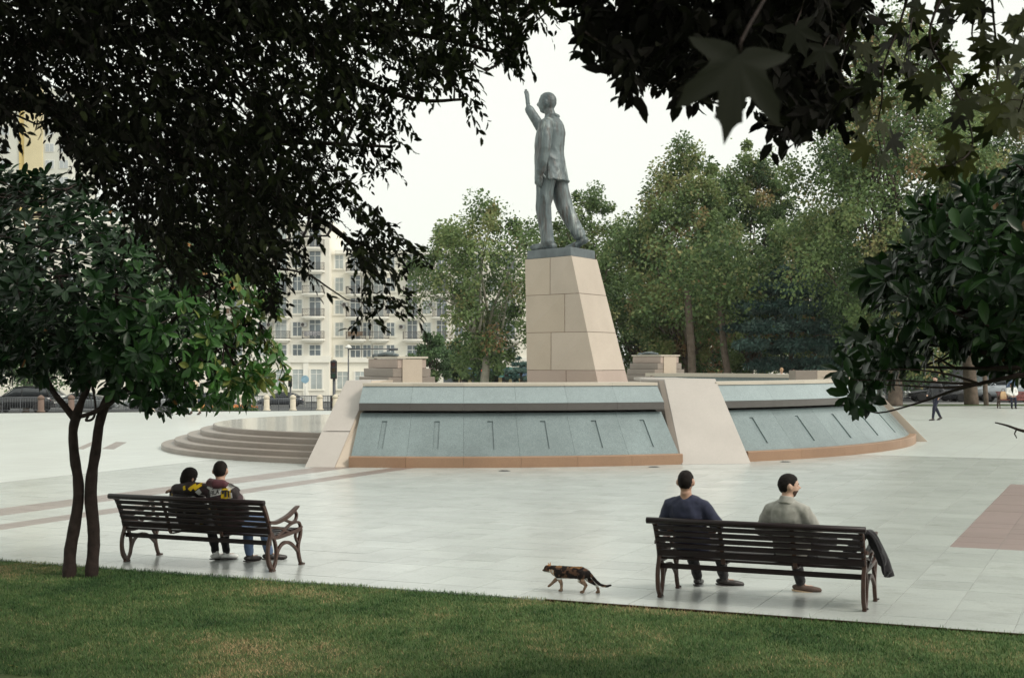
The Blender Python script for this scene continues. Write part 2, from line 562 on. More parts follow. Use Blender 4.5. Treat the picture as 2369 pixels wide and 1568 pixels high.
# two short dark inlays out on the left of the plaza
for k, (x, y) in enumerate(((266, 1030), (203, 1030))):
    c = G(x, y); mb = MB(); q_ = Vector((-.16, .98, 0))
    mb.prism([c + U * a + q_ * b for a, b in ((-.2 + .06 * k, -1.7), (.2 - .06 * k, -1.7), (.2 - .06 * k, 1.7), (-.2 + .06 * k, 1.7))], -.02, .004)
    tag(mb.build('paving_inlay', M['band'], plaza), kind='structure')

# drain covers
dm = simple('drain_iron', (.10, .10, .10), .5, .5)
for (x, y, lab) in ((1167, 1089, 'small dark round drain cover before the middle of the blue fountain face'),
                    (1513, 1080, 'small dark round drain cover near the foot of the broad pink slab'),
                    (1817, 1068, 'small dark round drain cover before the pale right fountain face')):
    c = G(x, y)
    t = thing('drain_cover', lab, 'drain cover', c, group='drain covers in the plaza')
    MB().lathe([(.13, 0), (.13, .006), (.115, .008), (.0, .008)], n=20).build('cover_plate', dm, t)
    mb = MB()
    for q in range(-3, 4): mb.box(-.09 + abs(q) * .012, .09 - abs(q) * .012, q * .028 - .007, q * .028 + .007, .008, .013)
    mb.build('ribs', dm, t)

# ------------------------------------------------------------------ fountain ring
FC, FR = Vector((-1.5, 46, 0)), 14.0
def FP(th, r, z):
    a = math.radians(th)
    return (FC.x + (FR + r) * math.sin(a), FC.y - (FR + r) * math.cos(a), z)
def sweep(prof, t0, t1, n=20):
    return MB().rings([[FP(t0 + (t1 - t0) * i / n, r, z) for r, z in prof] for i in range(n + 1)])
SB, ST = (-.18, .245), (-1.03, 1.205)
SN = (.749, .662)
def pbox(mb, t0, t1, s0, s1, h0, h1, n=3):
    def P(t, s, h):
        r = SB[0] + (ST[0] - SB[0]) * s + SN[0] * h; z = SB[1] + (ST[1] - SB[1]) * s + SN[1] * h
        return FP(t, r, z)
    mb.rings([[P(t, s0, h1), P(t, s1, h1), P(t, s1, h0), P(t, s0, h0)] for t in [t0 + (t1 - t0) * i / n for i in range(n + 1)]])
def settint(o, v):
    me = o.data
    a = me.attributes.new('tint', 'FLOAT', 'POINT'); a.data.foreach_set('value', np.full(len(me.vertices), v, np.float32)); return o
fountain = thing('granite_fountain', 'sloping blue grey granite fountain wall with pink slabs and an orange kerb', 'fountain', (0, 0, 0))
dgap = .025
for (t0, t1, npan) in ((-9.0, 23.0, 6), (30.6, 74.6, 6)):
    for i in range(npan):
        a, b = t0 + (t1 - t0) * i / npan, t0 + (t1 - t0) * (i + 1) / npan
        settint(sweep([(.02, -.01), (.02, .225), (0, .245), (-.2, .245), (-.2, -.01)], a + dgap * .4, b - dgap * .4, 6).build('kerb_stone', M['orange'], fountain), rng.normal(0, .4))
        m = (a + b) / 2; w = .27
        mb = MB()
        a_, b_ = a + dgap * .35, b - dgap * .35
        pbox(mb, a_, m - w, 0, .985, -.12, 0); pbox(mb, m + w, b_, 0, .985, -.12, 0)
        pbox(mb, m - w, m + w, 0, .16, -.12, 0); pbox(mb, m - w, m + w, .80, .985, -.12, 0)
        p = settint(mb.build('slope_panel', M['blue'], fountain), rng.normal(0, .35))
        mb = MB(); pbox(mb, m - w + .005, m + w - .005, .16, .80, -.11, -.030)
        mb.build('water_slot', M['blue'], p)
        mb = MB()
        mb.rings([[FP(t, r, z) for r, z in ((-.88, 1.425), (-1.22, 1.81), (-1.5, 1.81), (-1.5, 1.425))] for t in np.linspace(a + dgap * .3, b - dgap * .3, 6)])
        settint(mb.build('upper_panel', M['upper'], fountain), rng.normal(.3, .3))
        settint(sweep([(-.87, 1.255), (-.87, 1.42), (-1.5, 1.42), (-1.5, 1.24), (-1.0, 1.24)], a + dgap * .3, b - dgap * .3, 5).build('overhang_stone', M['darkstone'], fountain), rng.normal(0, .3))
        settint(sweep([(-1.19, 1.815), (-1.19, 1.885), (-2.3, 1.885), (-2.3, 1.815)], a + dgap * .3, b - dgap * .3, 5).build('coping_stone', M['cream'], fountain), rng.normal(0, .3))
    sweep([(-.24, .0), (-.24, .21), (-1.10, 1.18), (-1.55, 1.3), (-1.55, 1.8), (-2.2, 1.8), (-2.2, 0)], t0, t1, 24).build('wall_core', M['darkstone'], fountain)
# dark side bands of the slope where it meets the slabs
def slab(bl, br, tl, tr, back, mats, cut=None, topd=1.0):
    """leaning slab: outer face bl br tr tl, thick towards back"""
    bl, br, tl, tr = map(Vector, (bl, br, tl, tr)); back = Vector(back).normalized()
    rngs = [(0, 1)] if cut is None else [(0, cut - .004), (cut + .004, 1)]
    for (a, b), mt in zip(rngs, mats):
        L0, L1 = bl.lerp(tl, a), bl.lerp(tl, b); R0, R1 = br.lerp(tr, a), br.lerp(tr, b)
        wl = tl - bl
        T = back * topd
        def bk(p):
            q = p + back * (topd + (tl - bl).dot(back) * (1 - (p.z / tl.z)) * .0); return q
        hz = lambda p: Vector((p.x, p.y, p.z))
        mb = MB().hexa([L0, R0, bk(R0), bk(L0), L1, R1, bk(R1), bk(L1)])
        settint(mb.build('leaning_slab', mt, fountain, bevel=.006), rng.normal(0, .25))
slab((-4.69, 32.15, 0), (-4.01, 32.1, 0), A(801, 880, 34.0), A(859.5, 880, 34.0), (.19, .98, 0), [M['pink'], M['pink']], .40, 1.3)
slab((3.96, 33.05, 0), (5.60, 33.3, 0), A(1537, 877, 34.9), A(1655, 876, 35.1), (-.38, .92, 0), [M['pink']], None, 1.3)
g3 = FC + Vector((14.35 * math.sin(math.radians(75.2)), -14.35 * math.cos(math.radians(75.2)), 0))
g4 = FC + Vector((14.35 * math.sin(math.radians(78.3)), -14.35 * math.cos(math.radians(78.3)), 0))
g5 = FC + Vector((12.45 * math.sin(math.radians(75.2)), -12.45 * math.cos(math.radians(75.2)), 1.95))
g6 = FC + Vector((12.45 * math.sin(math.radians(78.8)), -12.45 * math.cos(math.radians(78.8)), 1.95))
def slab_side(b0, b1, t0, t1, back, mat):
    b0, b1, t0, t1, back = [Vector(q) for q in (b0, b1, t0, t1, back)]
    MB().hexa([b0, b1, b1 + back, b0 + back, t0, t1, t1 + back, t0 + back]).build('slab_side', mat, fountain, bevel=.006)
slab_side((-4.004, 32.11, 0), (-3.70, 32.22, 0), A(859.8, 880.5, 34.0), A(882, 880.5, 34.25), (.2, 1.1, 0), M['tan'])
slab_side((3.79, 33.12, 0), (3.955, 33.055, 0), A(1524, 880, 34.95), A(1536.6, 880, 34.9), (-.35, 1.1, 0), M['step'])  # darker stone on this side, its shade put into the colour
slab(g3, g4, g5, g6, (-.97, .25, 0), [M['tan']], None, 1.2)
# ledge plate standing out on the broad slab, and the far side of the ring
p0 = A(1490, 881, 36.0)
tag(MB().hexa([p0, p0 + Vector((1.1, .1, 0)), p0 + Vector((1.0, 2.0, 0)), p0 + Vector((-.1, 1.9, 0)),
               p0 + Vector((0, 0, .07)), p0 + Vector((1.1, .1, .07)), p0 + Vector((1.0, 2.0, .07)), p0 + Vector((-.1, 1.9, .07))]).build('ledge_plate', M['pink'], fountain))
mb = MB(); mbt = MB()
for th0, th1 in ((104, 148),):
    sweep([(-1.0, .6), (-1.0, 1.78), (-.6, 1.78), (-.6, .6)], th0, th1, 20).build('back_wall', M['blue'], fountain)
    sweep([(-1.1, 1.785), (-1.1, 1.92), (-.3, 1.92), (-.3, 1.785)], th0, th1, 20).build('back_coping', M['cream'], fountain)
c = A(1882, 868, 50)
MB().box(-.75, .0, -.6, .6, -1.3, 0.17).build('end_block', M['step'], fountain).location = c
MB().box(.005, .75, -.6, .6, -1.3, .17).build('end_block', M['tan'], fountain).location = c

# ------------------------------------------------------------------ podium with curved steps
podium = thing('curved_podium', 'low round granite podium with five curved steps left of the fountain', 'podium', (-1.1, 41.2, 0))
for i, r in enumerate((8.8, 8.45, 8.1, 7.75, 7.4)):
    z0, z1 = .13 * i, .13 * (i + 1)
    MB().lathe([(r - .9 if i < 4 else .01, z0 - .005), (r, z0 - .005), (r, z1 - .02), (r - .012, z1 - .002), (r - .03, z1)] + [(r - .9 if i < 4 else .01, z1)], n=128).build('step', M['step'], podium)
top = MB().lathe([(.01, .645), (7.36, .645), (7.36, .6535), (.01, .6535)], n=96).build('podium_floor', granite('polished_cream_floor', (.60, .58, .52), (.46, .44, .40), .10, .5, 120, .08), podium)

# ------------------------------------------------------------------ stepped blocks with bronze ornaments
bronze_m, nt, bs = nodes('weathered_bronze')
n1 = texnoise(nt, 2.4, 6, .62, stretch=(1, 1, .22)); n2 = texnoise(nt, 7.0, 5, .65, stretch=(1, 1, .10))
c1 = mixc(nt, ramp(nt, n1, .36, .62), (.064, .084, .092), (.138, .168, .174))
c1 = mixc(nt, ramp(nt, n2, .48, .70), c1, (.062, .046, .040))
c1 = mixc(nt, ramp(nt, texnoise(nt, 3.6, 5, .6, stretch=(1, 1, .16)), .58, .70), c1, (.27, .305, .295))
nt.links.new(c1, bs.inputs['Base Color']); bs.inputs['Roughness'].default_value = .5; bs.inputs['Metallic'].default_value = .25
bump(nt, texnoise(nt, 14, 5), .35, .02, bs)
def stepped_block(loc, rz, s, lab):
    t = thing('stepped_plinth', lab, 'plinth', loc, rz, group='stepped granite plinths beside the statue')
    hts = [.65, 1.55, 1.75, 1.97, 2.2, 2.46]
    hw = [1.0, .86, .72, .58, .44]
    for i, w in enumerate(hw):
        MB().box(-w * s, w * s, -.85 * s, .85 * s, .65 + (hts[i] - .65) * s + (.004 if i else 0), .65 + (hts[i + 1] - .65) * s).build('stone_course', M['step'] if i != 4 else M['tanred'], t, bevel=.012)  # courses browner than the panel, shade of the risers put into the colour
    MB().box(-.30 * s, .30 * s, -.88 * s, -.84 * s, .65, .65 + 1.80 * s).build('centre_panel', M['tan'], t)
    MB().box(-.47 * s, .47 * s, -.9 * s, .88 * s, .66 + 1.81 * s, .66 + 1.86 * s).build('cap_stone', M['cream'], t)
    b = thing('bronze_ornament', 'grey bronze scroll ornament lying on the ' + ('left' if s < 1.05 else 'right') + ' stepped plinth', 'ornament',
              Vector(loc) + Vector((-.30 * s * math.cos(rz), -.30 * s * math.sin(rz), .66 + 1.86 * s - 0)), rz, group='bronze ornaments on the plinths')
    mb = MB(); z = .0
    mb.limb(spline([(.1, -.5, .06), (.05, -.2, .1), (.05, .1, .11), (.0, .45, .08), (-.1, .7, .03)], 4), resample([.07, .10, .11, .09, .06], 17), 12)
    mb.ball((.02, -.05, .12), (.12, .15, .08)); mb.ball((-.12, .62, .02), (.12, .14, .13)); mb.ball((.08, -.5, .06), (.1, .1, .08))
    mb.v = [(x * .8, y * .8, z * .62) for x, y, z in mb.v]; put('scroll', fuse(mb, .018, 2), bronze_m, b)
stepped_block((-3.15, 38.9, 0), math.radians(33), 1.0, 'left stepped tan plinth above the fountain rim before the flats')
stepped_block((5.85, 58.0, 0), math.radians(33), 1.07, 'right stepped pink plinth just beside the pedestal before the trees')

# ------------------------------------------------------------------ pedestal
pedestal = thing('stone_pedestal', 'tall battered beige granite pedestal under the bronze statue', 'pedestal', (0, 0, 0))
def corners(z):
    k = (5.807 - z) / (5.807 - 1.694)
    m = Vector((1.922 + .862 * k, 46, z)); l = Vector((.436 + .069 * k, 47.8, z)); r = Vector((2.86 + 1.045 * k, 47.8, z)); f = l + r - m; f.z = z
    return l, m, r, f
zs = [.65, 2.095, 3.344, 4.590, 5.807]
jx = [1309.6, 1274.8, 1306.3, 1272.6]
cls = [(M['tanred'], M['tanred']), (M['tan'], M['tan2']), (M['tan'], M['tan2']), (M['tan'], M['tan2'])]
for i in range(4):
    z0, z1 = zs[i] + .006, zs[i + 1] - .006
    l0, m0, r0, f0 = corners(z0); l1, m1, r1, f1 = corners(z1)
    e = .0035
    def at_x(l, m):
        xs_ = [(1184.5 + p.x * F / p.y) for p in [l.lerp(m, k / 200) for k in range(201)]]
        return min(range(201), key=lambda k: abs(xs_[k] - jx[i])) / 200
    q0, q1 = at_x(l0, m0), at_x(l1, m1)
    a0, a1 = l0.lerp(m0, q0 - e), l1.lerp(m1, q1 - e); b0, b1 = f0.lerp(r0, q0 - e), f1.lerp(r1, q1 - e)
    settint(MB().hexa([l0, a0, b0, f0, l1, a1, b1, f1]).build('stone_block', cls[i][0], pedestal, bevel=.008), rng.normal(-.2, .2))
    a0, a1 = l0.lerp(m0, q0 + e), l1.lerp(m1, q1 + e); b0, b1 = f0.lerp(r0, q0 + e), f1.lerp(r1, q1 + e)
    settint(MB().hexa([a0, m0, r0, b0, a1, m1, r1, b1]).build('stone_block', cls[i][1], pedestal, bevel=.008), rng.normal(.2, .2))
cz = [[cc_ + (p - cc_) * .975 for p in corners(z)] for z in np.linspace(.66, 5.79, 14) for cc_ in [sum(corners(z), Vector()) / 4]]
MB().rings(cz).build('joint_core', simple('dark_joint', (.16, .10, .08), .9), pedestal)

# ------------------------------------------------------------------ lawn
LA = tag(bpy.data.objects.new('lawn', None), kind='structure'); COL.objects.link(LA)
def lawn_z(u, v):
    return -.014 + .008 * mnoise.noise(Vector((u * .6, v * .6, 3)))
me = bpy.data.meshes.new('lawn_ground')
vv, ff = [], []
us = np.linspace(-45, 45, 91); vs = list(np.linspace(-30, 4, 12)) + list(np.linspace(5, KERB, 28))
for u in us:
    for v in vs:
        vv.append(W(u, v, lawn_z(u, v)))
n = len(vs)
for i in range(len(us) - 1):
    for j in range(n - 1): ff.append((i * n + j, (i + 1) * n + j, (i + 1) * n + j + 1, i * n + j + 1))
me.from_pydata(vv, [], ff)
o = put('lawn_ground', me, M['soil'], LA, True); tag(o, kind='structure')
mb = MB()
for k in range(10):
    a, b = -5.4 + k * 1.3, -5.4 + (k + 1) * 1.3 - .01
    mb = MB(); mb.prism([W(a, KERB - .030), W(b, KERB - .030), W(b, KERB - .001), W(a, KERB - .001)], -.06, .008 + rng.normal(0, .002))
    tag(mb.build('edging_strip', M['edging'], LA))

grass_m = leafmat('grass_blades', [(0, (.028, .070, .024)), (.34, (.075, .148, .047)), (.58, (.145, .21, .074)), (.80, (.34, .285, .145)), (1, (.52, .35, .20))], .65, .15, .2)
N = 330000
gu = rng.uniform(-17, 11, N * 2); gv = rng.uniform(8.5, KERB + .07, N * 2)
P3 = np.stack([gu * U.x + gv * V.x, gu * U.y + gv * V.y, np.zeros(len(gu))], 1)
px, py = project(P3)
rag = np.array([.045 * mnoise.noise(Vector((a * 2.3, 0, 11))) + .03 * mnoise.noise(Vector((a * 9, 1, 11))) for a in gu]) + np.where(gu < -5.4, .022, -.09)
ok = (px > -420) & (px < 2800) & (py < 1700) & (gv < KERB + np.maximum(rag, -.01))
gu, gv, P3, px, py = [a[ok][:N] for a in (gu, gv, P3, px, py)]
n = len(gu)
pn = np.array([mnoise.noise(Vector((a * .55, b * .55, 7))) + .6 * mnoise.noise(Vector((a * 1.7, b * 1.7, 2))) + .45 * mnoise.noise(Vector((a * 5.5, b * 5.5, 4))) for a, b in zip(gu, gv)])
tint = np.clip(.38 + .46 * pn + rng.normal(0, .15, n) + .06 * np.clip((gv - 10.5) / 3, 0, 1), 0, 1)
hh = np.clip(.027 - .007 * pn + rng.normal(0, .008, n), .010, .065)
tuft = rng.random(n) < .004
nearedge = ((KERB - gv) < .10) & (gv <= KERB)
hh = np.where(nearedge, hh * rng.uniform(.6, 1.7, n), hh)
az = rng.uniform(0, 2 * np.pi, n); lean = rng.uniform(.15, 1.1, n)
P3[:, 2] = np.where(gv > KERB, 0.0, -.014)
dx = np.stack([np.cos(az), np.sin(az), 0 * az], 1); wd = rng.uniform(.0024, .0048, n)[:, None]
sx = np.stack([-np.sin(az), np.cos(az), 0 * az], 1)
tip = P3 + dx * (hh * lean)[:, None] + np.array([0, 0, 1]) * (hh * (1 - .25 * lean))[:, None]
vs_ = np.stack([P3 - sx * wd, P3 + sx * wd, tip], 1).reshape(-1, 3)
base = np.arange(n)[:, None] * 3
fs_ = base + np.array([[0, 1, 2]])
me = bigmesh('grass', vs_, fs_, np.repeat(tint, 3), grass_m)
tag(put('grass', me, None, LA), kind='stuff')
# ------------------------------------------------------------------ benches
BENCH = {}
def make_bench(loc, rz, lab):
    t = thing('park_bench', lab, 'bench', loc, rz, group='slatted park benches with iron ends')
    L = 2.05; h = L / 2
    # curved back line: (v, z)
    back = [(-.205, .80), (-.165, .735), (-.130, .672), (-.098, .609), (-.070, .546), (-.048, .480)]
    MB().tube([(-h - .075, -.205, .803), (-h - .07, -.205, .803), (h + .045, -.205, .803), (h + .05, -.205, .803)], [.02, .033, .033, .02], 12).build('top_rail', M['wood'], t, True)
    for i, (v, z) in enumerate(back[1:]):
        pv, pz = back[i]
        d = Vector((0, v - pv, z - pz)).normalized(); nrm = Vector((0, -d.z, d.y))
        c = Vector((0, v, z)); w = .0255 if i < 4 else .036; th = .011
        if i == 4: c = c - d * (-.012)
        ring = [c + d * w + nrm * th, c - d * w + nrm * th, c - d * w - nrm * th, c + d * w - nrm * th]
        MB().rings([[p + Vector((x, 0, 0)) for p in ring] for x in (-h - .01, h + .01)]).build('back_slat', M['wood'], t, bevel=.005)
    seat = [(.03, .408), (.115, .400), (.20, .402), (.285, .410), (.37, .420), (.455, .430), (.54, .434)]
    for v, z in seat:
        MB().box(-h + .0, h - .0, v - .034, v + .034, z - .012, z + .012).build('seat_slat', M['wood'], t, bevel=.004)
    MB().box(-h, h, .00, .026, .300, .352).build('rear_stretcher', M['wood'], t, bevel=.004)
    # iron ends
    strands = [
        ([(.030, .015), (-.035, .10), (-.060, .20), (-.050, .30), (-.010, .41), (-.022, .48), (-.050, .56), (-.095, .66), (-.155, .765), (-.195, .79)], .032, [.040] * 2 + [.030] * 5 + [.036] * 3),
        ([(.045, .015), (.095, .10), (.112, .20), (.095, .30), (.045, .40), (-.010, .46)], .030, .026),
        ([(-.015, .40), (.12, .378), (.30, .388), (.48, .405), (.60, .425), (.655, .455)], .030, [.03, .03, .03, .03, .034, .022]),
        ([(.635, .43), (.625, .35), (.590, .27), (.575, .20), (.600, .10), (.635, .02)], .030, [.034, .030, .030, .034, .030, .026]),
        ([(.100, .13), (.165, .245), (.265, .300), (.385, .290), (.490, .235), (.585, .155)], .028, [.022, .026, .03, .03, .026, .022]),
        ([(-.060, .57), (.07, .555), (.22, .575), (.37, .615), (.50, .675), (.56, .70)], .040, [.03, .032, .034, .034, .028, .014]),
        ([(.50, .655), (.545, .600), (.520, .540), (.440, .520), (.350, .545), (.255, .575)], .028, .022),
        ([(.635, .44), (.600, .50), (.510, .515), (.390, .495), (.260, .440), (.13, .385)], .028, .022),
        ([(-.03, .50), (.07, .50), (.20, .475), (.32, .43), (.40, .40)], .026, .020),
        ([(.56, .41), (.52, .36), (.545, .30), (.585, .26)], .026, .020),
    ]
    for sx in (-1, 1):
        fr = bpy.data.objects.new('end_frame', None); fr.empty_display_size = .1; COL.objects.link(fr); fr.parent = t
        names = ['rear_leg', 'rear_scroll', 'seat_bearer', 'front_leg', 'arch', 'armrest', 'arm_scroll', 'side_scroll', 'brace', 'front_scroll']
        for nm, (pts, w, hh) in zip(names, strands):
            sp = spline([(sx * (h + (.012 if nm in ('armrest',) else .0)), a, b) for a, b in pts], 5)
            hs_ = hh if not hasattr(hh, '__len__') else resample(hh, len(sp))
            MB().bar(sp, w * (1.25 if nm != 'brace' else .9), [q * 1.3 for q in hs_] if hasattr(hs_, '__len__') else hs_ * 1.3).build(nm, M['iron'], fr, False, bevel=.004)
        for v in (.03, .655):
            MB().box(sx * h - .022, sx * h + .022, v - .045, v + .05, .0, .022).build('foot_pad', M['iron'], fr, bevel=.006)
            MB().lathe([(.012, .022), (.012, .032), (.004, .036)], (sx * h + .03, v - .03, 0), 8).build('bolt', M['bolt'], fr)
    for x in (-.36, .36):
        MB().bar(spline([(x, -.175, .775), (x, -.118, .672), (x, -.075, .58), (x, -.035, .47), (x, .0, .385), (x, .06, .372), (x, .3, .385), (x, .55, .412)], 4), .042, .012).build('cross_strap', M['iron'], t)
    return t
bench_r = make_bench((2.44, 14.05, 0), -UA, 'dark slatted bench with two men sitting apart on it')
bench_l = make_bench((-3.687, 16.6, 0), -UA, 'dark slatted bench with iron ends holding a couple leaning together')
# ------------------------------------------------------------------ people
skin = simple('skin', (.42, .25, .18), .5, 0, .4, .08, 30)
skin2 = simple('skin_light', (.50, .32, .24), .5, 0, .4, .08, 30)
hair_m = simple('dark_hair', (.010, .007, .006), .75, 0, .2, .3, 60, .6, 150)
def cloth(name, c, var=.18, scale=14, rough=.85):
    m, nt, b = nodes(name)
    n = texnoise(nt, scale, 5, .6)
    nt.links.new(mixc(nt, ramp(nt, n, .3, .7), tuple(x * (1 - var) for x in c), tuple(x * (1 + var) for x in c)), b.inputs['Base Color'])
    b.inputs['Roughness'].default_value = rough; b.inputs['Specular IOR Level'].default_value = .2
    b.inputs['Sheen Weight'].default_value = .15
    bump(nt, texnoise(nt, 320, 2), .25, .002, b)
    return m
navy = cloth('navy_cotton', (.030, .034, .062)); dnavy = cloth('dark_navy_cloth', (.016, .018, .034)); black = cloth('black_cloth', (.010, .009, .011))
sage = cloth('grey_green_cotton', (.31, .305, .275)); jeans = cloth('blue_denim', (.10, .15, .26)); pale = cloth('pale_trousers', (.56, .60, .62)); beige_c = cloth('beige_cloth', (.50, .40, .28))
whitec = cloth('white_cloth', (.70, .70, .68)); bluec = cloth('blue_cloth', (.14, .20, .32)); darkgrey = cloth('dark_grey_cloth', (.05, .05, .055))
leather = simple('dark_leather', (.020, .015, .014), .45); brownsh = simple('brown_suede', (.085, .055, .042), .8); whitesh = simple('white_leather', (.66, .66, .64), .5); solem = simple('pale_sole', (.38, .28, .18), .7)

def head_verts(n=36, m=26):
    vs = np.zeros((m + 1, n, 3))
    for i in range(m + 1):
        a = -math.pi / 2 + math.pi * (i + .02) / (m + .04)
        for k in range(n):
            t = 2 * math.pi * k / n
            vs[i, k] = (math.cos(a) * math.cos(t), math.cos(a) * math.sin(t), math.sin(a))
    p = vs.reshape(-1, 3) * np.array([.078, .098, .117])
    x, y, z = p[:, 0].copy(), p[:, 1].copy(), p[:, 2].copy()
    bul = 1 + .16 * np.clip(z / .117, 0, 1) ** 1.2; x *= bul; y *= bul
    low = np.clip(-z / .117, 0, 1)
    x *= 1 - .30 * low ** 1.4
    y = np.where(y < 0, y * (1 - .38 * low), y * (1 - .05 * low))
    y += np.where(y < 0, 0, .012 * low)
    fr = np.clip(y / .05, 0, 1)
    ex = lambda v, s: np.exp(-(v / s) ** 2)
    y += fr * (.036 * ex(x, .013) * ex(z + .018, .020) + .012 * ex(x, .010) * ex(z - .004, .018) + .007 * ex(z - .026, .012) * ex(x, .05)
               - .010 * ex(np.abs(x) - .031, .014) * ex(z - .008, .012) + .007 * ex(x, .024) * ex(z + .056, .009) + .012 * ex(x, .026) * ex(z + .097, .02))
    return np.stack([x, y, z], 1), n, m
HV, HN, HM = head_verts()
def head_faces(n, m):
    f = [(i * n + j, i * n + (j + 1) % n, (i + 1) * n + (j + 1) % n, (i + 1) * n + j) for i in range(m) for j in range(n)]
    return f + [tuple(range(n))[::-1], tuple(range(m * n, (m + 1) * n))]
HF = head_faces(HN, HM)
def headrot(fwd, tilt=0.0):
    f = Vector(fwd).normalized(); r = f.cross(Vector((0, 0, 1))).normalized(); u = r.cross(f)
    q = Matrix((r, f, u)).transposed()
    return q @ Matrix.Rotation(tilt, 3, 'Y')
def add_head(mb, c, R, s=1.0):
    R = np.array(R); c = np.array(c)
    mb.add((HV * s) @ R.T + c, HF)
    for sx in (-1, 1):
        ear = MB().ball((sx * .083, -.010, -.004), (.014, .023, .035), 10, 6)
        mb.add((np.array(ear.v) * s) @ R.T + c, ear.f)
def hair_mesh(c, R, s=1.0, style='short', grow=1.055):
    p = HV.copy(); x, y, z = p.T
    if style == 'short': line = np.interp(y, [-.09, -.045, -.01, .03, .06, .10], [-.075, -.055, .0, .01, .055, .075])
    elif style == 'bob': line = np.interp(y, [-.09, -.02, .03, .06, .10], [-.14, -.14, -.10, .03, .06])
    else: line = np.interp(y, [-.09, -.045, .0, .04, .08], [-.06, -.04, .03, .075, .085])
    w = np.clip((z - line) / .02 + .5, 0, 1); w = w * w * (3 - 2 * w)
    k = .955 + (grow - .955) * w
    p = p * k[:, None]
    if style == 'bob':
        lo = np.clip(-z / .1, 0, 1) * w
        p[:, 0] *= 1 + .45 * lo; p[:, 1] = np.where(p[:, 1] < 0, p[:, 1] * (1 + .55 * lo), p[:, 1])
    mb = MB().add((p * s) @ np.array(R).T + np.array(c), HF)
    me = fuse(mb, .010 * s, 1, 'hair'); wrinkle(me, 60 / s, .004 * s, 3)
    return me
def torso(mb, pel, che, nck, xh, xs, g=0.0, s=1.0, belly=0.0, neck=True):
    pel, che, nck = Vector(pel), Vector(che), Vector(nck)
    xh, xs = Vector(xh).normalized(), Vector(xs).normalized()
    d0 = (che - pel).normalized(); d1 = (nck - che).normalized()
    P = [pel - d0 * .11, pel - d0 * .04, pel + d0 * .04, pel.lerp(che, .5), pel.lerp(che, .85), che + d1 * .03, che.lerp(nck, .62), che.lerp(nck, .88), nck]
    RX = [.10, .155, .168, .150, .165, .178, .172, .115, .060]
    RY = [.08, .115, .122, .108 + belly, .115 + belly * .6, .118, .092, .068, .056]
    if neck:
        P.append(nck + d1 * .05); RX.append(.054); RY.append(.054)
    rs = []
    for i, p in enumerate(P):
        t = (P[min(i + 1, len(P) - 1)] - P[max(0, i - 1)]).normalized()
        x = xh.lerp(xs, min(1, i / 5)); x = (x - t * t.dot(x)).normalized(); y = t.cross(x)
        rs.append([p + x * math.cos(2 * math.pi * k / 20) * (RX[i] * s + g) + y * math.sin(2 * math.pi * k / 20) * (RY[i] * s + g) for k in range(20)])
    mb.rings(rs)
def hand(mb, wr, d, palm_n, s=1.0, curl=.35, spread=.10, thumb=1):
    """palm and five bent fingers; d: pointing direction, palm_n: direction the palm faces"""
    wr = Vector(wr); d = Vector(d).normalized(); n = Vector(palm_n); n = (n - d * d.dot(n)).normalized(); a = d.cross(n) * thumb
    mb.limb([wr - d * .02 * s, wr + d * .035 * s, wr + d * .075 * s], [.024 * s, .036 * s, .038 * s], 12, .42, a)
    for i, ln in enumerate((.078, .086, .080, .064)):
        o = (i - 1.5) * .0195
        b = wr + d * (.082 - abs(i - 1.2) * .004) * s + a * (-o) * s
        dd = (d + a * (-o) * spread * 30 * .25).normalized()
        p1 = b + dd * ln * .42 * s + n * curl * .010 * s
        p2 = p1 + (dd + n * curl).normalized() * ln * .33 * s
        p3 = p2 + (dd + n * curl * 2.2).normalized() * ln * .25 * s
        mb.limb([b - dd * .02 * s, p1, p2, p3], [.0098 * s, .0095 * s, .0088 * s, .0075 * s], 8)
    t0 = wr + d * .025 * s + a * .028 * s
    t1 = t0 + (d * .6 + a * .75 + n * .25).normalized() * .038 * s; t2 = t1 + (d * .85 + a * .35 + n * .3).normalized() * .03 * s
    mb.limb([wr + d * .012 * s + a * .012 * s, t0, t1, t2], [.016 * s, .0125 * s, .0115 * s, .0095 * s], 8)
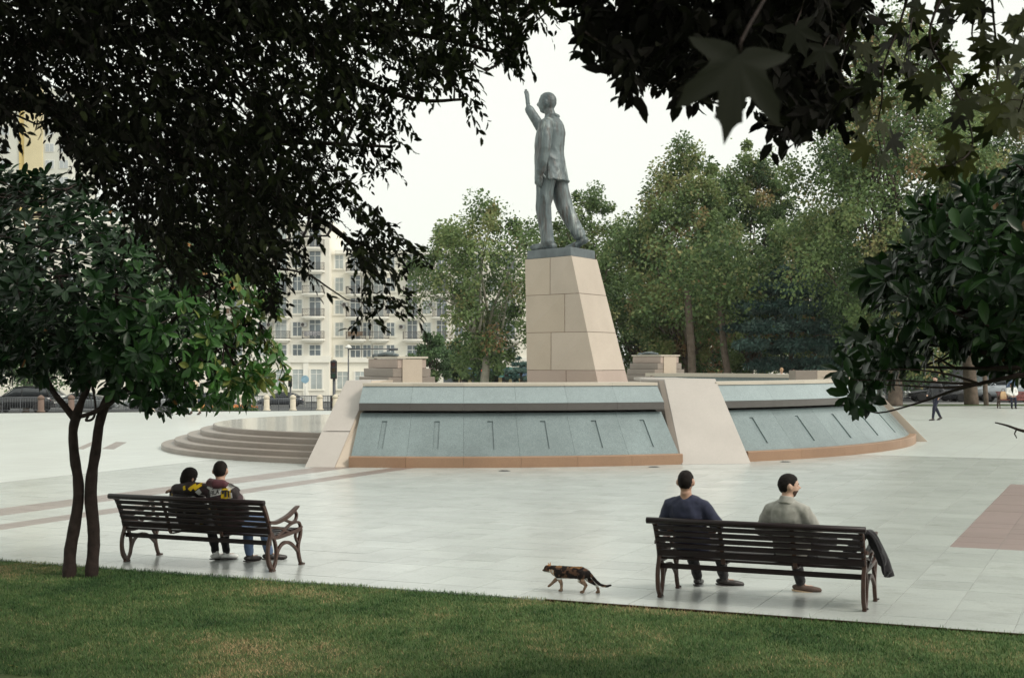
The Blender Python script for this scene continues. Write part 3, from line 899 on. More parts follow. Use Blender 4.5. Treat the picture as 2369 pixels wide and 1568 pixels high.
def person(lab, J, loc=(0, 0, 0), rz=0.0, top=None, trous=None, shoe_m=None, skin_m=None, hair='short', hairm=None, sleeve=1.0, vox=.011, group=None, grow=1.055, coat=None, sole=None, hand_n=None, collar=False, beard=False, s=1.0):
    t = thing('person', lab, 'person', loc, rz, group)
    J = {k: Vector(v) for k, v in J.items()}
    xh = (J['hipR'] - J['hipL']).normalized(); xs = (J['shR'] - J['shL']).normalized()
    R = headrot(J.get('look', Vector((0, 1, 0))), J['tilt'].x if 'tilt' in J else 0)
    body = MB()
    torso(body, J['pel'], J['che'], J['nck'], xh, xs, 0, s)
    body.limb([J['nck'] - (J['head'] - J['nck']) * .1, J['nck'].lerp(J['head'], .5), J['head'] - Vector((0, 0, .03))], [.058 * s, .054 * s, .054 * s], 14)
    add_head(body, J['head'], R, s)
    for q in 'LR':
        sh, el, wr = J['sh' + q], J['el' + q], J['wr' + q]
        body.limb([J['nck'].lerp(sh, .55) - Vector((0, 0, .03)), sh, sh.lerp(el, .5), el, el.lerp(wr, .45), wr], [.055 * s, .056 * s, .047 * s, .040 * s, .036 * s, .026 * s])
        hd = J.get('hand' + q, (wr - el)); hand(body, wr, hd, (hand_n or {}).get(q, (0, 0, -1)), s, .6, .1, 1 if q == 'L' else -1)
        hp, kn, an = J['hip' + q], J['kn' + q], J['an' + q]
        body.limb([hp, hp.lerp(kn, .5), kn, kn.lerp(an, .4), an], [.085 * s, .075 * s, .055 * s, .052 * s, .036 * s])
        body.limb([an, an.lerp(J['toe' + q], .25) - Vector((0, 0, .015)), an.lerp(J['toe' + q], .55)], [.028 * s, .016 * s, .010 * s])
    put('body', fuse(body, vox, 2, 'body'), skin_m or skin, t)
    b = MB(); g = .022 if not coat else .030
    torso(b, J['pel'], J['che'], J['nck'] - (J['nck'] - J['che']) * (.07 if not collar else .0), xh, xs, g, s, .01, neck=False)
    for q in 'LR':
        sh, el, wr = J['sh' + q], J['el' + q], J['wr' + q]
        end = sh.lerp(el, sleeve * 2) if sleeve <= .5 else el.lerp(wr, min(.96, (sleeve - .5) * 2))
        pts = [J['nck'].lerp(sh, .22) - Vector((0, 0, .035)), J['nck'].lerp(sh, .6) - Vector((0, 0, .022)), sh - Vector((0, 0, .004)), sh.lerp(el, .5)]
        rr = [.050 + g, .056 + g, .054 + g, .050 + g]
        if sleeve <= .5: pts.append(end); rr.append(.050 + g)
        else: pts += [el, el.lerp(end, .5), end]; rr += [.046 + g, .042 + g, .036 + g]
        b.limb(pts, [r * s for r in rr])
    me = fuse(b, vox, 2, 'shirt'); wrinkle(me, 8, .011, 5); wrinkle(me, 22, .006, 9, (1, 1, .6))
    shirt = put('jacket' if coat else 'shirt', me, top, t)
    if collar:
        cb = MB(); cn = J['nck']; d = (J['head'] - J['nck']).normalized()
        cb.tube([cn - d * .03, cn + d * .012, cn + d * .045], [.088 * s, .076 * s, .068 * s], 18, 1.0, xs)
        me = fuse(cb, .009, 1, 'collar'); put('collar', me, top, t)
    b = MB()
    hc = (J['hipL'] + J['hipR']) / 2
    b.limb([J['hipL'].lerp(hc, .3), hc, J['hipR'].lerp(hc, .3)], [.112 * s, .125 * s, .112 * s])
    b.limb([J['pel'] + (J['che'] - J['pel']) * .2, J['pel']], [.130 * s, .14 * s], 16, .78, xh)
    for q in 'LR':
        hp, kn, an = J['hip' + q], J['kn' + q], J['an' + q]
        b.limb([hp, hp.lerp(kn, .5), kn, kn.lerp(an, .5), an + (kn - an) * .06], [.104 * s, .090 * s, .072 * s, .062 * s, .054 * s])
    me = fuse(b, vox, 2, 'trousers'); wrinkle(me, 10, .010, 1); wrinkle(me, 26, .005, 2)
    put('trousers', me, trous, t)
    for q in 'LR':
        an, to = J['an' + q], J['toe' + q]
        d = Vector((to.x - an.x, to.y - an.y, (to.z - an.z) * .6)); L = .275 * s; d.normalize()
        up = Vector((0, 0, 1)); hl = an - d * .055 - Vector((0, 0, .042))
        side = d.cross(up).normalized()
        b = MB()
        b.limb([hl, hl + d * L * .3, hl + d * L * .62, hl + d * L * .88], [.036 * s, .038 * s, .043 * s, .034 * s], 14, .8, side)
        b.limb([an + Vector((0, 0, .02)), an - Vector((0, 0, .03))], [.043 * s, .044 * s], 12)
        sh_ = put('shoe', fuse(b, .009, 1, 'shoe'), shoe_m, t)
        up2 = side.cross(d)
        rs = []
        for f, w in ((-.12, .018), (-.08, .032), (.2, .036), (.5, .042), (.8, .042), (.97, .030), (1.02, .014)):
            c = hl + d * L * f - up2 * .028 * s
            rs.append([c + side * w, c - side * w, c - side * w - up2 * .014, c + side * w - up2 * .014])
        b = MB().rings(rs); b.build('sole', sole or shoe_m, sh_)
    hm = put('hair', hair_mesh(J['head'], R, s, hair, grow), hairm or hair_m, t)
    eyes = MB(); eyeb = MB()
    for sx in (-1, 1):
        p = Vector(J['head']) + R @ (Vector((sx * .031, .079, .008)) * s); eyes.ball(p, .0095 * s, 8, 6)
        p2 = Vector(J['head']) + R @ (Vector((sx * .032, .0945, .027)) * s); eyeb.limb([p2 - R @ Vector((.014, .004 * sx, 0)), p2 + R @ Vector((.014, -.004 * sx, 0))], [.0045, .0045], 6)
    eyes.build('eyes', simple('eye', (.03, .02, .02), .2) if 'eye' not in bpy.data.materials else bpy.data.materials['eye'], t, True)
    eyeb.build('eyebrows', hair_m, t, True)
    if beard:
        p = HV.copy(); x, y, z = p.T
        w = np.clip((-.036 - z) / .02 + .5, 0, 1) * np.clip((y - .005) / .03, 0, 1)
        k = .965 + .05 * w
        me = fuse(MB().add((p * k[:, None] * s) @ np.array(R).T + np.array(J['head']), HF), .010, 1, 'beard')
        put('beard', me, simple('stubble', (.075, .045, .035), .85, 0, .2, .2, 200) if 'stubble' not in bpy.data.materials else bpy.data.materials['stubble'], t)
    return t, shirt

rb = dict(loc=bench_r.location.copy(), rz=-UA)
man1, _ = person('man with cropped dark hair in a navy shirt, left sitter on the right bench', dict(
    pel=(-.71, .13, .535), che=(-.725, .0, .86), nck=(-.73, -.05, 1.045), head=(-.735, -.05, 1.185), look=(-.12, 1, .0),
    shL=(-.905, -.02, .945), shR=(-.56, -.02, .945), elL=(-1.00, .02, .72), elR=(-.43, .06, .74), wrL=(-.86, .26, .62), wrR=(-.60, .26, .62),
    hipL=(-.80, .15, .505), hipR=(-.63, .15, .505), knL=(-.90, .60, .51), knR=(-.60, .63, .51), anL=(-.885, .90, .085), anR=(-.62, 1.0, .085), toeL=(-.90, 1.1, .04), toeR=(-.45, 1.08, .04)),
    top=navy, trous=black, shoe_m=leather, sleeve=.45, grow=1.035, hair='short', **rb)
man2, _ = person('bearded man in a grey green shirt looking sideways on the right bench', dict(
    pel=(.30, .13, .535), che=(.29, .0, .86), nck=(.285, -.045, 1.035), head=(.295, -.02, 1.178), look=(.85, .50, -.02),
    shL=(.115, .0, .94), shR=(.455, -.05, .94), elL=(.015, .05, .73), elR=(.56, .02, .73), wrL=(.16, .28, .66), wrR=(.44, .28, .66),
    hipL=(.21, .15, .505), hipR=(.39, .15, .505), knL=(.20, .60, .52), knR=(.62, .48, .60), anL=(.215, .93, .085), anR=(.26, .70, .60), toeL=(.42, 1.0, .04), toeR=(.12, .76, .66)),
    top=sage, trous=black, shoe_m=brownsh, sole=solem, sleeve=1.0, collar=True, grow=1.075, beard=True, skin_m=skin2, **rb)
# dark jacket thrown over the arm of the right bench
ctl = [(.74, .47), (.86, .50), (.95, .60), (1.01, .715), (1.055, .715), (1.10, .64), (1.15, .52), (1.185, .42), (1.20, .33)]
rows = spline([(a, 0, b) for a, b in ctl], 4)
cv, cf = [], []
nt_ = 16
for i, p in enumerate(rows):
    s_ = i / (len(rows) - 1)
    for j in range(nt_):
        q = j / (nt_ - 1)
        v = -.03 + (.40 - .12 * s_) * q + .10 * s_ + .02 * math.sin(9 * s_)
        fold = .022 * math.sin(q * 11 + s_ * 4) * (.3 + s_) + .012 * math.sin(q * 23 + 1)
        zz = p.z + (.025 * math.sin(q * 7) if s_ > .6 else 0) - .09 * max(0, q - .5) * (s_ > .55) * s_ + .05 * (1 - q) * max(0, s_ - .7)
        cv.append((p.x + fold, v, zz + abs(fold) * .3))
for i in range(len(rows) - 1):
    for j in range(nt_ - 1):
        a = i * nt_ + j; cf.append((a, a + 1, a + nt_ + 1, a + nt_))
me = bpy.data.meshes.new('draped_jacket'); me.from_pydata(cv, [], cf)
bm = bmesh.new(); bm.from_mesh(me); bmesh.ops.solidify(bm, geom=list(bm.faces), thickness=.022); bmesh.ops.recalc_face_normals(bm, faces=bm.faces); bm.to_mesh(me); bm.free()
jt = thing('draped_jacket', 'black jacket thrown over the right arm of the bench with two men', 'jacket', bench_r.location.copy(), -UA)
put('cloth', me, black, jt, True)
mb = MB(); mb.limb(spline([(.80, .05, .50), (.90, .02, .60), (1.03, .05, .745), (1.12, .08, .62), (1.17, .12, .46)], 4), resample([.035, .045, .04, .05, .045], 17), 10)
me = fuse(mb, .014, 1); wrinkle(me, 18, .012); put('sleeve', me, black, jt)

lb = dict(loc=bench_l.location.copy(), rz=-UA)
# printed jackets
def print_jacket(name, base, cols, scale):
    m, nt, b = nodes(name)
    tc = nt.nodes.new('ShaderNodeTexCoord'); vo = nt.nodes.new('ShaderNodeTexVoronoi'); vo.inputs['Scale'].default_value = scale; vo.distance = 'CHEBYCHEV'
    nt.links.new(tc.outputs['Object'], vo.inputs['Vector'])
    cr = nt.nodes.new('ShaderNodeValToRGB'); cr.color_ramp.interpolation = 'CONSTANT'
    sep = nt.nodes.new('ShaderNodeSeparateColor'); nt.links.new(vo.outputs['Color'], sep.inputs[0]); nt.links.new(sep.outputs[0], cr.inputs[0])
    el = cr.color_ramp.elements
    while len(el) < len(cols): el.new(.5)
    for i, (p, c) in enumerate(cols): el[i].position = p; el[i].color = (*c, 1)
    nt.links.new(cr.outputs[0], b.inputs['Base Color']); b.inputs['Roughness'].default_value = .7
    return m
jm = print_jacket('printed_jacket', None, [(0, (.016, .009, .010)), (.5, (.035, .014, .018)), (.78, (.022, .012, .012)), (.93, (.30, .28, .27)), (.97, (.05, .02, .025))], 13)
wj = print_jacket('dark_print_top', None, [(0, (.010, .008, .009)), (.66, (.020, .012, .012)), (.86, (.30, .30, .30)), (.93, (.18, .12, .02))], 15)
woman, _ = person('person with a dark rounded bob leaning against the companion in the printed jacket', dict(
    pel=(-.155, .14, .53), che=(-.165, .03, .79), nck=(-.135, .01, .925), head=(-.115, .02, 1.035), look=(.25, 1, -.12), tilt=(.22, 0, 0),
    shL=(-.30, .02, .84), shR=(-.01, .02, .855), elL=(-.37, .06, .64), elR=(.02, .12, .64), wrL=(-.24, .30, .58), wrR=(-.06, .33, .58),
    hipL=(-.235, .15, .50), hipR=(-.08, .15, .50), knL=(-.20, .55, .495), knR=(-.03, .57, .495), anL=(-.115, .55, .09), anR=(-.01, .62, .09), toeL=(-.10, .80, .04), toeR=(.03, .85, .04)),
    top=wj, trous=black, shoe_m=whitesh, hair='bob', grow=1.17, coat=True, s=.93, sole=leather, **lb)
man3, jacket3 = person('young man in a printed dark jacket with yellow and white badges, arm round companion', dict(
    pel=(.37, .14, .53), che=(.365, .02, .83), nck=(.345, -.01, .985), head=(.325, .02, 1.125), look=(-.35, 1, -.05),
    shL=(.190, -.015, .905), shR=(.510, -.01, .90), elL=(-.04, -.075, .925), elR=(.60, .06, .70), wrL=(-.25, -.05, .90), wrR=(.45, .32, .60),
    hipL=(.28, .15, .505), hipR=(.46, .15, .505), knL=(.31, .58, .505), knR=(.52, .56, .505), anL=(.335, .60, .085), anR=(.46, .84, .085), toeL=(.36, .86, .04), toeR=(.62, 1.0, .05)),
    top=jm, trous=jeans, shoe_m=leather, hair='short', grow=1.05, coat=True, collar=False, **lb)
# hood lying on his neck
mb = MB(); mb.tube([(.22, .0, .975), (.26, -.085, 1.0), (.35, -.125, .99), (.44, -.085, .985), (.47, .0, .965)], [.03, .05, .058, .05, .03], 12)
me = fuse(mb, .012, 2); wrinkle(me, 20, .010); put('hood', me, cloth('maroon_cloth', (.085, .030, .038)), man3)
bvh = BVHTree.FromObject(jacket3, bpy.context.evaluated_depsgraph_get())
yellow = simple('yellow_print', (.62, .42, .02), .7, 0, .2, .05); whitep = simple('white_print', (.58, .57, .56), .7, 0, .2, .05); blackp = simple('black_print', (.012, .010, .010), .7)
def on_jacket(x, z, off):
    h = bvh.ray_cast(Vector((x, -1, z)), Vector((0, 1, 0)))
    y = h[0].y if h[0] is not None else -.06
    return Vector((x, y - off, z))
def patch(name, cx, cz, w, h, ang, mat, off, parent, n=9):
    c, s_ = math.cos(ang), math.sin(ang); vv = []; ff = []
    for o2 in (off, off - .004):
        for i in range(n):
            for j in range(n):
                a, b = (i / (n - 1) - .5) * w, (j / (n - 1) - .5) * h
                vv.append(on_jacket(cx + a * c - b * s_, cz + a * s_ + b * c, o2))
    for l in range(2):
        for i in range(n - 1):
            for j in range(n - 1):
                k = l * n * n + i * n + j; f = (k, k + n, k + n + 1, k + 1); ff.append(f if l == 0 else f[::-1])
    me = bpy.data.meshes.new(name); me.from_pydata(vv, [], ff)
    return put(name, me, mat, parent, True)
def lettering(txt, cx, cz, w, h, ang, mat, off, parent):
    cu = bpy.data.curves.new('lettering', 'FONT'); cu.body = txt; cu.align_x = 'CENTER'; cu.align_y = 'CENTER'; cu.offset = .02
    to = bpy.data.objects.new('tmp', cu); COL.objects.link(to)
    dg = bpy.context.evaluated_depsgraph_get(); dg.update()
    me = bpy.data.meshes.new_from_object(to.evaluated_get(dg)); bpy.data.objects.remove(to)
    co = get_co(me); lo, hi = co.min(0), co.max(0)
    c, s_ = math.cos(ang), math.sin(ang); out = []
    for p in co:
        a = ((p[0] - lo[0]) / (hi[0] - lo[0]) - .5) * w; b = ((p[1] - lo[1]) / (hi[1] - lo[1]) - .5) * h
        out.append(on_jacket(cx + a * c - b * s_, cz + a * s_ + b * c, off))
    set_co(me, np.array([tuple(p) for p in out]))
    return put('lettering', me, mat, parent)
an_ = math.radians(13)
fp = patch('white_badge', .348, .892, .150, .080, an_, whitep, .006, man3)
lettering('FILA', .352, .892, .118, .050, an_, blackp, .020, man3)
patch('yellow_badge', .484, .882, .108, .118, math.radians(4), yellow, .006, man3)
for (a, b, w, h) in ((-.012, .030, .070, .018), (.002, -.004, .020, .070), (.036, -.004, .016, .074), (-.030, .012, .018, .030)):
    patch('badge_mark', .484 + a, .882 + b, w, h, math.radians(4), blackp, .018, man3, 5)
for (x, z, w, h, g_, mt) in ((.262, .945, .075, .05, -.5, whitep), (.40, .925, .055, .035, .1, whitep), (.515, .955, .07, .06, -.75, whitep), (.53, .86, .05, .06, .1, whitep),
                             (.10, .948, .045, .09, -.9, yellow), (.04, .940, .04, .09, -.8, yellow), (.115, .885, .07, .05, .6, whitep), (-.06, .93, .03, .05, .4, yellow)):
    patch('print_patch', x, z, w, h, g_, mt, .006, man3, 4)
# her pale bag strap / hem
mb = MB(); mb.limb(spline([(-.30, -.085, .80), (-.20, -.115, .795), (-.06, -.105, .80), (.02, -.07, .805)], 4), [.028] * 13, 10, .8)
me = fuse(mb, .012, 1); wrinkle(me, 22, .010); put('pale_hem', me, whitec, woman)

def stand(lab, loc, fwd, pose, **kw):
    rz = math.atan2(-fwd[0], fwd[1])
    return person(lab, pose, loc=loc, rz=rz, **kw)
walk = dict(pel=(0, 0, .98), che=(0, .02, 1.30), nck=(0, .03, 1.50), head=(0, .06, 1.655), look=(0, 1, -.05), shL=(-.20, .02, 1.44), shR=(.20, .02, 1.44), elL=(-.27, -.10, 1.17), elR=(.27, .06, 1.17),
            wrL=(-.22, .05, .95), wrR=(.20, .26, 1.05), hipL=(-.09, 0, .94), hipR=(.09, 0, .94), knL=(-.10, .22, .53), knR=(.10, -.06, .52), anL=(-.10, .30, .09), anR=(.10, -.34, .13), toeL=(-.10, .46, .05), toeR=(.10, -.20, .03))
stand('walking man in dark padded jacket and navy trousers beyond the right end of the fountain', G(2166, 972), (-.86, -.5), walk, top=darkgrey, trous=dnavy, shoe_m=leather, coat=True, vox=.018, hair='none', beard=True, collar=True, skin_m=skin2)
stand('passer by in pale blue trousers half hidden behind the left tree', G(427, 959), (-.7, .6), walk, top=pale, trous=pale, shoe_m=brownsh, vox=.025)
stand('passer by in cream trousers half hidden behind the left tree', G(447, 959), (-.7, .6), {k: (Vector(v) * 1.0 if k not in ('anL', 'toeL') else Vector(v) + Vector((0, .08, 0))) for k, v in walk.items()}, top=beige_c, trous=cloth('cream_trousers', (.58, .50, .38)), shoe_m=brownsh, vox=.025, coat=True)
sp = A(2230, 921, 96); sp.z = gz(sp.x, sp.y)
stand('distant person in a blue jacket standing among the right hand tree trunks', (A(2339, 900, 92).x, 92, gz(A(2339, 900, 92).x, 92)), (.3, .9), dict(walk, anR=(.10, -.1, .09), toeR=(.1, .08, .04), anL=(-.1, .06, .09), toeL=(-.1, .24, .04), knL=(-.1, .06, .52)), top=bluec, trous=dnavy, shoe_m=leather, vox=.03, coat=True)
hp = A(1807, 856, 66)
stand('distant fair haired person in a white top behind the far fountain rim', (hp.x, 66, hp.z - 1.66), (.2, -1), walk, top=whitec, trous=jeans, shoe_m=leather, vox=.03, hairm=simple('fair_hair', (.40, .26, .14), .6))
hp = A(1832, 858, 67)
stand('distant dark haired person beside the fair haired one behind the rim', (hp.x, 67, hp.z - 1.66), (.5, -1), walk, top=whitec, trous=dnavy, shoe_m=leather, vox=.03)

# far bench with a seated visitor
lit_wood = simple('lit_red_slat', (.20, .055, .05), .5, 0, .4, .25, 9)  # bench wood turned redder, the light on it put into the colour
fb_loc = G(2356, 944)
fb = copy_tree(bench_l); fb.location = fb_loc; fb.rotation_euler = (0, 0, math.pi - math.radians(8))
fb['label'] = 'distant red slatted bench at the right edge with one seated visitor'
for ch in fb.children:
    if 'slat' in ch.name or 'rail' in ch.name:
        ch.material_slots[0].link = 'OBJECT'; ch.material_slots[0].material = lit_wood
sit = dict(pel=(.35, .15, .535), che=(.35, .06, .86), nck=(.35, .06, 1.045), head=(.35, .10, 1.185), look=(.5, 1, -.2), shL=(.16, .06, .985), shR=(.54, .06, .985), elL=(.1, .12, .74), elR=(.60, .12, .74), wrL=(.25, .34, .66), wrR=(.45, .34, .66),
           hipL=(.26, .15, .505), hipR=(.44, .15, .505), knL=(.27, .60, .51), knR=(.46, .60, .51), anL=(.27, .66, .085), anR=(.46, .68, .085), toeL=(.27, .88, .04), toeR=(.46, .88, .04))
person('distant seated person in a white top on the red bench at the right edge', sit, loc=fb_loc, rz=fb.rotation_euler.z, top=whitec, trous=dnavy, shoe_m=leather, vox=.025, hair='bob', coat=True)
bagt = thing('tan_bag', 'tan bag standing on the distant red bench beside the seated person', 'bag', fb_loc, fb.rotation_euler.z)
mb = MB(); mb.rings([[(.80 + a * k, .25 + b * k2, z) for a, b in ((-.15, -.1), (.15, -.1), (.17, 0), (.15, .1), (-.15, .1), (-.17, 0))] for z, k, k2 in ((.452, .9, .9), (.47, 1, 1), (.60, 1, 1), (.78, .8, .6), (.86, .6, .3))])
mb.build('bag_body', simple('tan_leather', (.50, .33, .18), .6), bagt, False, bevel=.01)
MB().tube(spline([(.72, .25, .84), (.75, .25, .98), (.85, .25, .98), (.88, .25, .84)], 5), .012, 6).build('handle', brownsh, bagt)

# ------------------------------------------------------------------ cat
cat = thing('cat', 'brown and black patched cat with white throat walking along the lawn edge', 'cat', G(1318, 1368), math.atan2(-U.y, -U.x))
mb = MB()
mb.limb([(.155, 0, .205), (.10, 0, .200), (.02, 0, .200), (-.06, 0, .202), (-.13, 0, .205), (-.185, 0, .195)], [.058, .067, .066, .064, .066, .050], 16, 1.0, (0, .80, 0))
mb.limb([(.15, 0, .215), (.195, 0, .222), (.235, 0, .222)], [.050, .043, .040], 14)
mb.ball((.246, 0, .226), (.043, .042, .039), 16, 10)
mb.limb([(.262, 0, .212), (.290, 0, .205)], [.025, .017], 12)
for sy in (-1, 1):
    mb.tube([(.232, sy * .024, .250), (.229, sy * .027, .272), (.226, sy * .030, .297)], [.020, .013, .003], 10, .5, (0, 1, 0))
# tail
mb.limb(spline([(-.185, 0, .215), (-.235, .004, .19), (-.29, .008, .135), (-.345, .01, .095), (-.41, .008, .085), (-.455, .006, .098)], 4), resample([.020, .0175, .017, .0165, .0155, .010], 21), 10)
# legs: near front straight, far front reaching, hind legs with hocks
mb.limb([(.115, .033, .19), (.100, .034, .125), (.080, .034, .085), (.078, .034, .030)], [.036, .026, .018, .014], 12); mb.limb([(.078, .034, .016), (.100, .034, .013)], [.015, .014], 10)
mb.limb([(.130, -.030, .185), (.150, -.032, .130), (.195, -.032, .085), (.232, -.032, .052)], [.036, .026, .018, .0135], 12); mb.limb([(.232, -.032, .048), (.250, -.032, .038)], [.0145, .013], 10)
mb.limb([(-.150, .036, .195), (-.145, .040, .135), (-.215, .040, .085), (-.195, .040, .050)][:1] + [(-.140, .040, .130), (-.198, .040, .082), (-.165, .040, .022)], [.052, .037, .0185, .0135], 12); mb.limb([(-.165, .040, .013), (-.140, .040, .012)], [.0145, .014], 10)
mb.limb([(-.165, -.034, .195), (-.205, -.038, .135), (-.285, -.038, .082), (-.308, -.038, .014)], [.050, .036, .0185, .0135], 12); mb.limb([(-.308, -.038, .010), (-.285, -.038, .008)], [.0145, .013], 10)
me = fuse(mb, .006, 3, 'cat_body'); wrinkle(me, 60, .003)
co = get_co(me)
fur = np.zeros((len(co), 4), np.float32); fur[:, 3] = 1
cD, cB, cO, cW, cG = [np.array(c) for c in ((.012, .008, .007), (.085, .045, .028), (.36, .18, .07), (.66, .65, .60), (.24, .16, .11))]
for i, p in enumerate(co):
    n1 = mnoise.noise(Vector(p) * 22); n2 = mnoise.noise(Vector(p) * 55 + Vector((3, 1, 2)))
    c = cD if n1 + .4 * n2 < .12 else cB
    if p[2] > .252 and n2 + n1 > .12 and p[0] < .2: c = cO * .55
    if p[2] < .15 and n1 > -.05 and p[0] < .05: c = cG
    if p[2] < .142 and abs(p[0]) < .14: c = cW * .8
    if p[0] > .155 and p[2] < .225 and p[0] < .215: c = cG * 1.7 if n2 > -.1 else cW * .7
    if p[0] > .20 and p[2] < .198: c = cW
    if p[0] > .215 and p[2] > .262: c = cO
    if p[2] < .125 and p[0] > -.33: c = cG * (1.0 if n2 > -.2 else .6)
    if p[0] < -.17 and p[1] < .015 and .06 < p[2] < .185: c = cW * .85 if n2 > -.35 else cG
    if p[0] < -.16 and p[0] < -.20 and p[2] > .085: c = cD if n1 < .25 else cB
    if p[0] < -.20 and p[1] < -.02 and .075 < p[2] < .16 and p[0] > -.31: c = cW * .7
    fur[i, :3] = c
at = me.attributes.new('fur', 'FLOAT_COLOR', 'POINT'); at.data.foreach_set('color', fur.ravel())
fm, nt, b = nodes('cat_fur'); nt.links.new(attr(nt, 'fur').outputs['Color'], b.inputs['Base Color']); b.inputs['Roughness'].default_value = .8; b.inputs['Specular IOR Level'].default_value = .2
bump(nt, texnoise(nt, 260, 3), .4, .003, b)
put('body', me, fm, cat)
eb = MB(); [eb.ball((.276, sy * .021, .231), .0065, 8, 6) for sy in (-1, 1)]
eb.build('eyes', simple('cat_eye', (.25, .28, .06), .15), cat, True)
MB().ball((.306, 0, .208), (.004, .006, .004), 8, 6).build('nose', simple('cat_nose', (.25, .10, .09), .4), cat, True)

# ------------------------------------------------------------------ bronze statue
S = 2.95
face = Vector((-.93, .37, 0)).normalized()
st_loc = Vector((1.315, 47.8, 6.10))
statue = thing('bronze_statue', 'tall weathered bronze statue of a man in a suit with one hand raised', 'statue', st_loc, math.atan2(-face.x, face.y))
mb = MB()
secs = [(.800, .212, .172, .012), (.85, .206, .170, .014), (.95, .195, .166, .018), (1.06, .184, .164, .024), (1.16, .186, .166, .024), (1.26, .200, .166, .014), (1.35, .212, .156, .0), (1.43, .206, .130, -.012), (1.475, .165, .100, -.014), (1.51, .095, .080, -.006), (1.54, .068, .068, .005)]
mb.rings([[Vector((math.cos(2 * math.pi * k / 28) * rx, y0 + math.sin(2 * math.pi * k / 28) * ry, z)) for k in range(28)] for z, rx, ry, y0 in secs])
# back flap of the jacket standing off behind the side vents
for a0, a1, k in ((196, 268, 0), (272, 344, 0)):
    rs = []
    for z, rx, ry, y0, o in ((1.16, .184, .164, .024, -.004), (1.02, .188, .166, .020, .010), (.90, .200, .170, .016, .022), (.785, .216, .178, .010, .034)):
        A_ = [math.radians(a0 + (a1 - a0) * q / 10) for q in range(11)]
        out = [Vector((math.cos(t) * (rx + o), y0 + math.sin(t) * (ry + o), z)) for t in A_]
        inn = [Vector((math.cos(t) * (rx - .05), y0 + math.sin(t) * (ry - .05), z)) for t in A_]
        rs.append(out + inn[::-1])
    mb.rings(rs)
# lapels and collar
mb.limb([(-.085, .03, 1.505), (-.05, -.065, 1.535), (.05, -.065, 1.535), (.085, .03, 1.505)], [.022, .026, .026, .022], 10)
for sx in (-1, 1): mb.limb([(sx * .075, .06, 1.48), (sx * .075, .135, 1.36), (sx * .02, .178, 1.20)], [.016, .024, .012], 10, .4, (1, 0, 0))
# neck, head
mb.limb([(0, -.005, 1.50), (0, .02, 1.58), (0, .035, 1.63)], [.062, .060, .060], 14)
add_head(mb, (0, .045, 1.682), headrot((.02, 1, .06)), 1.03)
hv = HV.copy(); w = np.clip((hv[:, 2] - np.interp(hv[:, 1], [-.09, -.045, -.01, .03, .06, .10], [-.075, -.055, .0, .01, .06, .085])) / .02 + .5, 0, 1)
mb.add((hv * (.96 + .095 * w)[:, None] * 1.03) @ np.array(headrot((.02, 1, .06))).T + np.array((0, .045, 1.682)), HF)
# near arm hanging, hand
mb.limb([(-.15, -.02, 1.43), (-.225, -.015, 1.405), (-.270, -.03, 1.26), (-.290, -.035, 1.13), (-.285, .0, 1.0), (-.258, .035, .895)], [.070, .078, .072, .064, .062, .058], 16)
hand(mb, (-.256, .045, .875), (.04, .12, -1), (1, .1, 0), 1.15, .5, .1, 1)
# far arm raised forward, open hand
mb.limb([(.13, -.01, 1.43), (.215, .03, 1.42), (.255, .16, 1.435), (.28, .24, 1.475), (.28, .31, 1.58), (.275, .37, 1.675)], [.072, .076, .070, .064, .058, .054], 16)
mb.limb([(.275, .365, 1.67), (.275, .385, 1.70)], [.036, .032], 12)
hand(mb, (.275, .388, 1.705), (-.02, .06, 1), (.0, 1, -.05), 1.28, .14, .9, -1)
# trousers and shoes
mb.limb([(-.095, .01, .90), (-.100, .035, .72), (-.105, .055, .50), (-.105, .03, .28), (-.105, .0, .09)], [.116, .105, .086, .079, .078], 18)
mb.limb([(.095, -.01, .90), (.100, -.065, .70), (.105, -.13, .50), (.105, -.225, .30), (.105, -.300, .185)], [.118, .106, .090, .080, .072], 18)
mb.limb([(-.105, -.055, .042), (-.105, .06, .042), (-.112, .17, .034)], [.046, .050, .042], 14, .8, (1, 0, 0))
mb.limb([(.105, -.365, .115), (.108, -.27, .062), (.112, -.165, .034)], [.044, .048, .042], 14, .8, (1, 0, 0))
me = fuse(mb, .0070, 1, 'figure')
co = get_co(me); no = get_no(me)
d = np.zeros(len(co))
for i, (c, nn) in enumerate(zip(co, no)):
    x, y, z = c
    if z < .80:      # long folds down the trouser legs, gathered at the hems
        d[i] = .011 * (.7 - abs(mnoise.noise(Vector((x * 15, y * 15, z * 2.2)))) * 2.4) + .006 * mnoise.noise(Vector((x * 8, y * 8, z * 11 + 3))) * (1 if z < .35 else .4)
    elif z < 1.52:
        d[i] = .006 * (.6 - abs(mnoise.noise(Vector((x * 9 + z * 4, y * 9 + z * 6, z * 5)))) * 2.4) * .8 + .003 * mnoise.noise(Vector((x * 30, y * 30, z * 16)))
    elif y < .3: d[i] = .003 * mnoise.noise(Vector(c) * 40)
co = co + no * d[:, None]
set_co(me, co * S)
put('figure', me, bronze_m, statue)
l, m_, r, f = corners(5.807)
c = (l + m_ + r + f) / 4
q = [c + (p - c) * .95 for p in (l, m_, r, f)]
mb = MB().hexa([p + Vector((0, 0, .002)) for p in q] + [c + (p - c) * .985 + Vector((0, 0, .295)) for p in q])
o = mb.build('base_plate', simple('plain_dark_bronze', (.105, .125, .135), .5, .25, .5, .22, 3, .2, 20), statue, bevel=.012)
o.matrix_parent_inverse = Matrix.LocRotScale(statue.location, statue.rotation_euler, None).inverted()
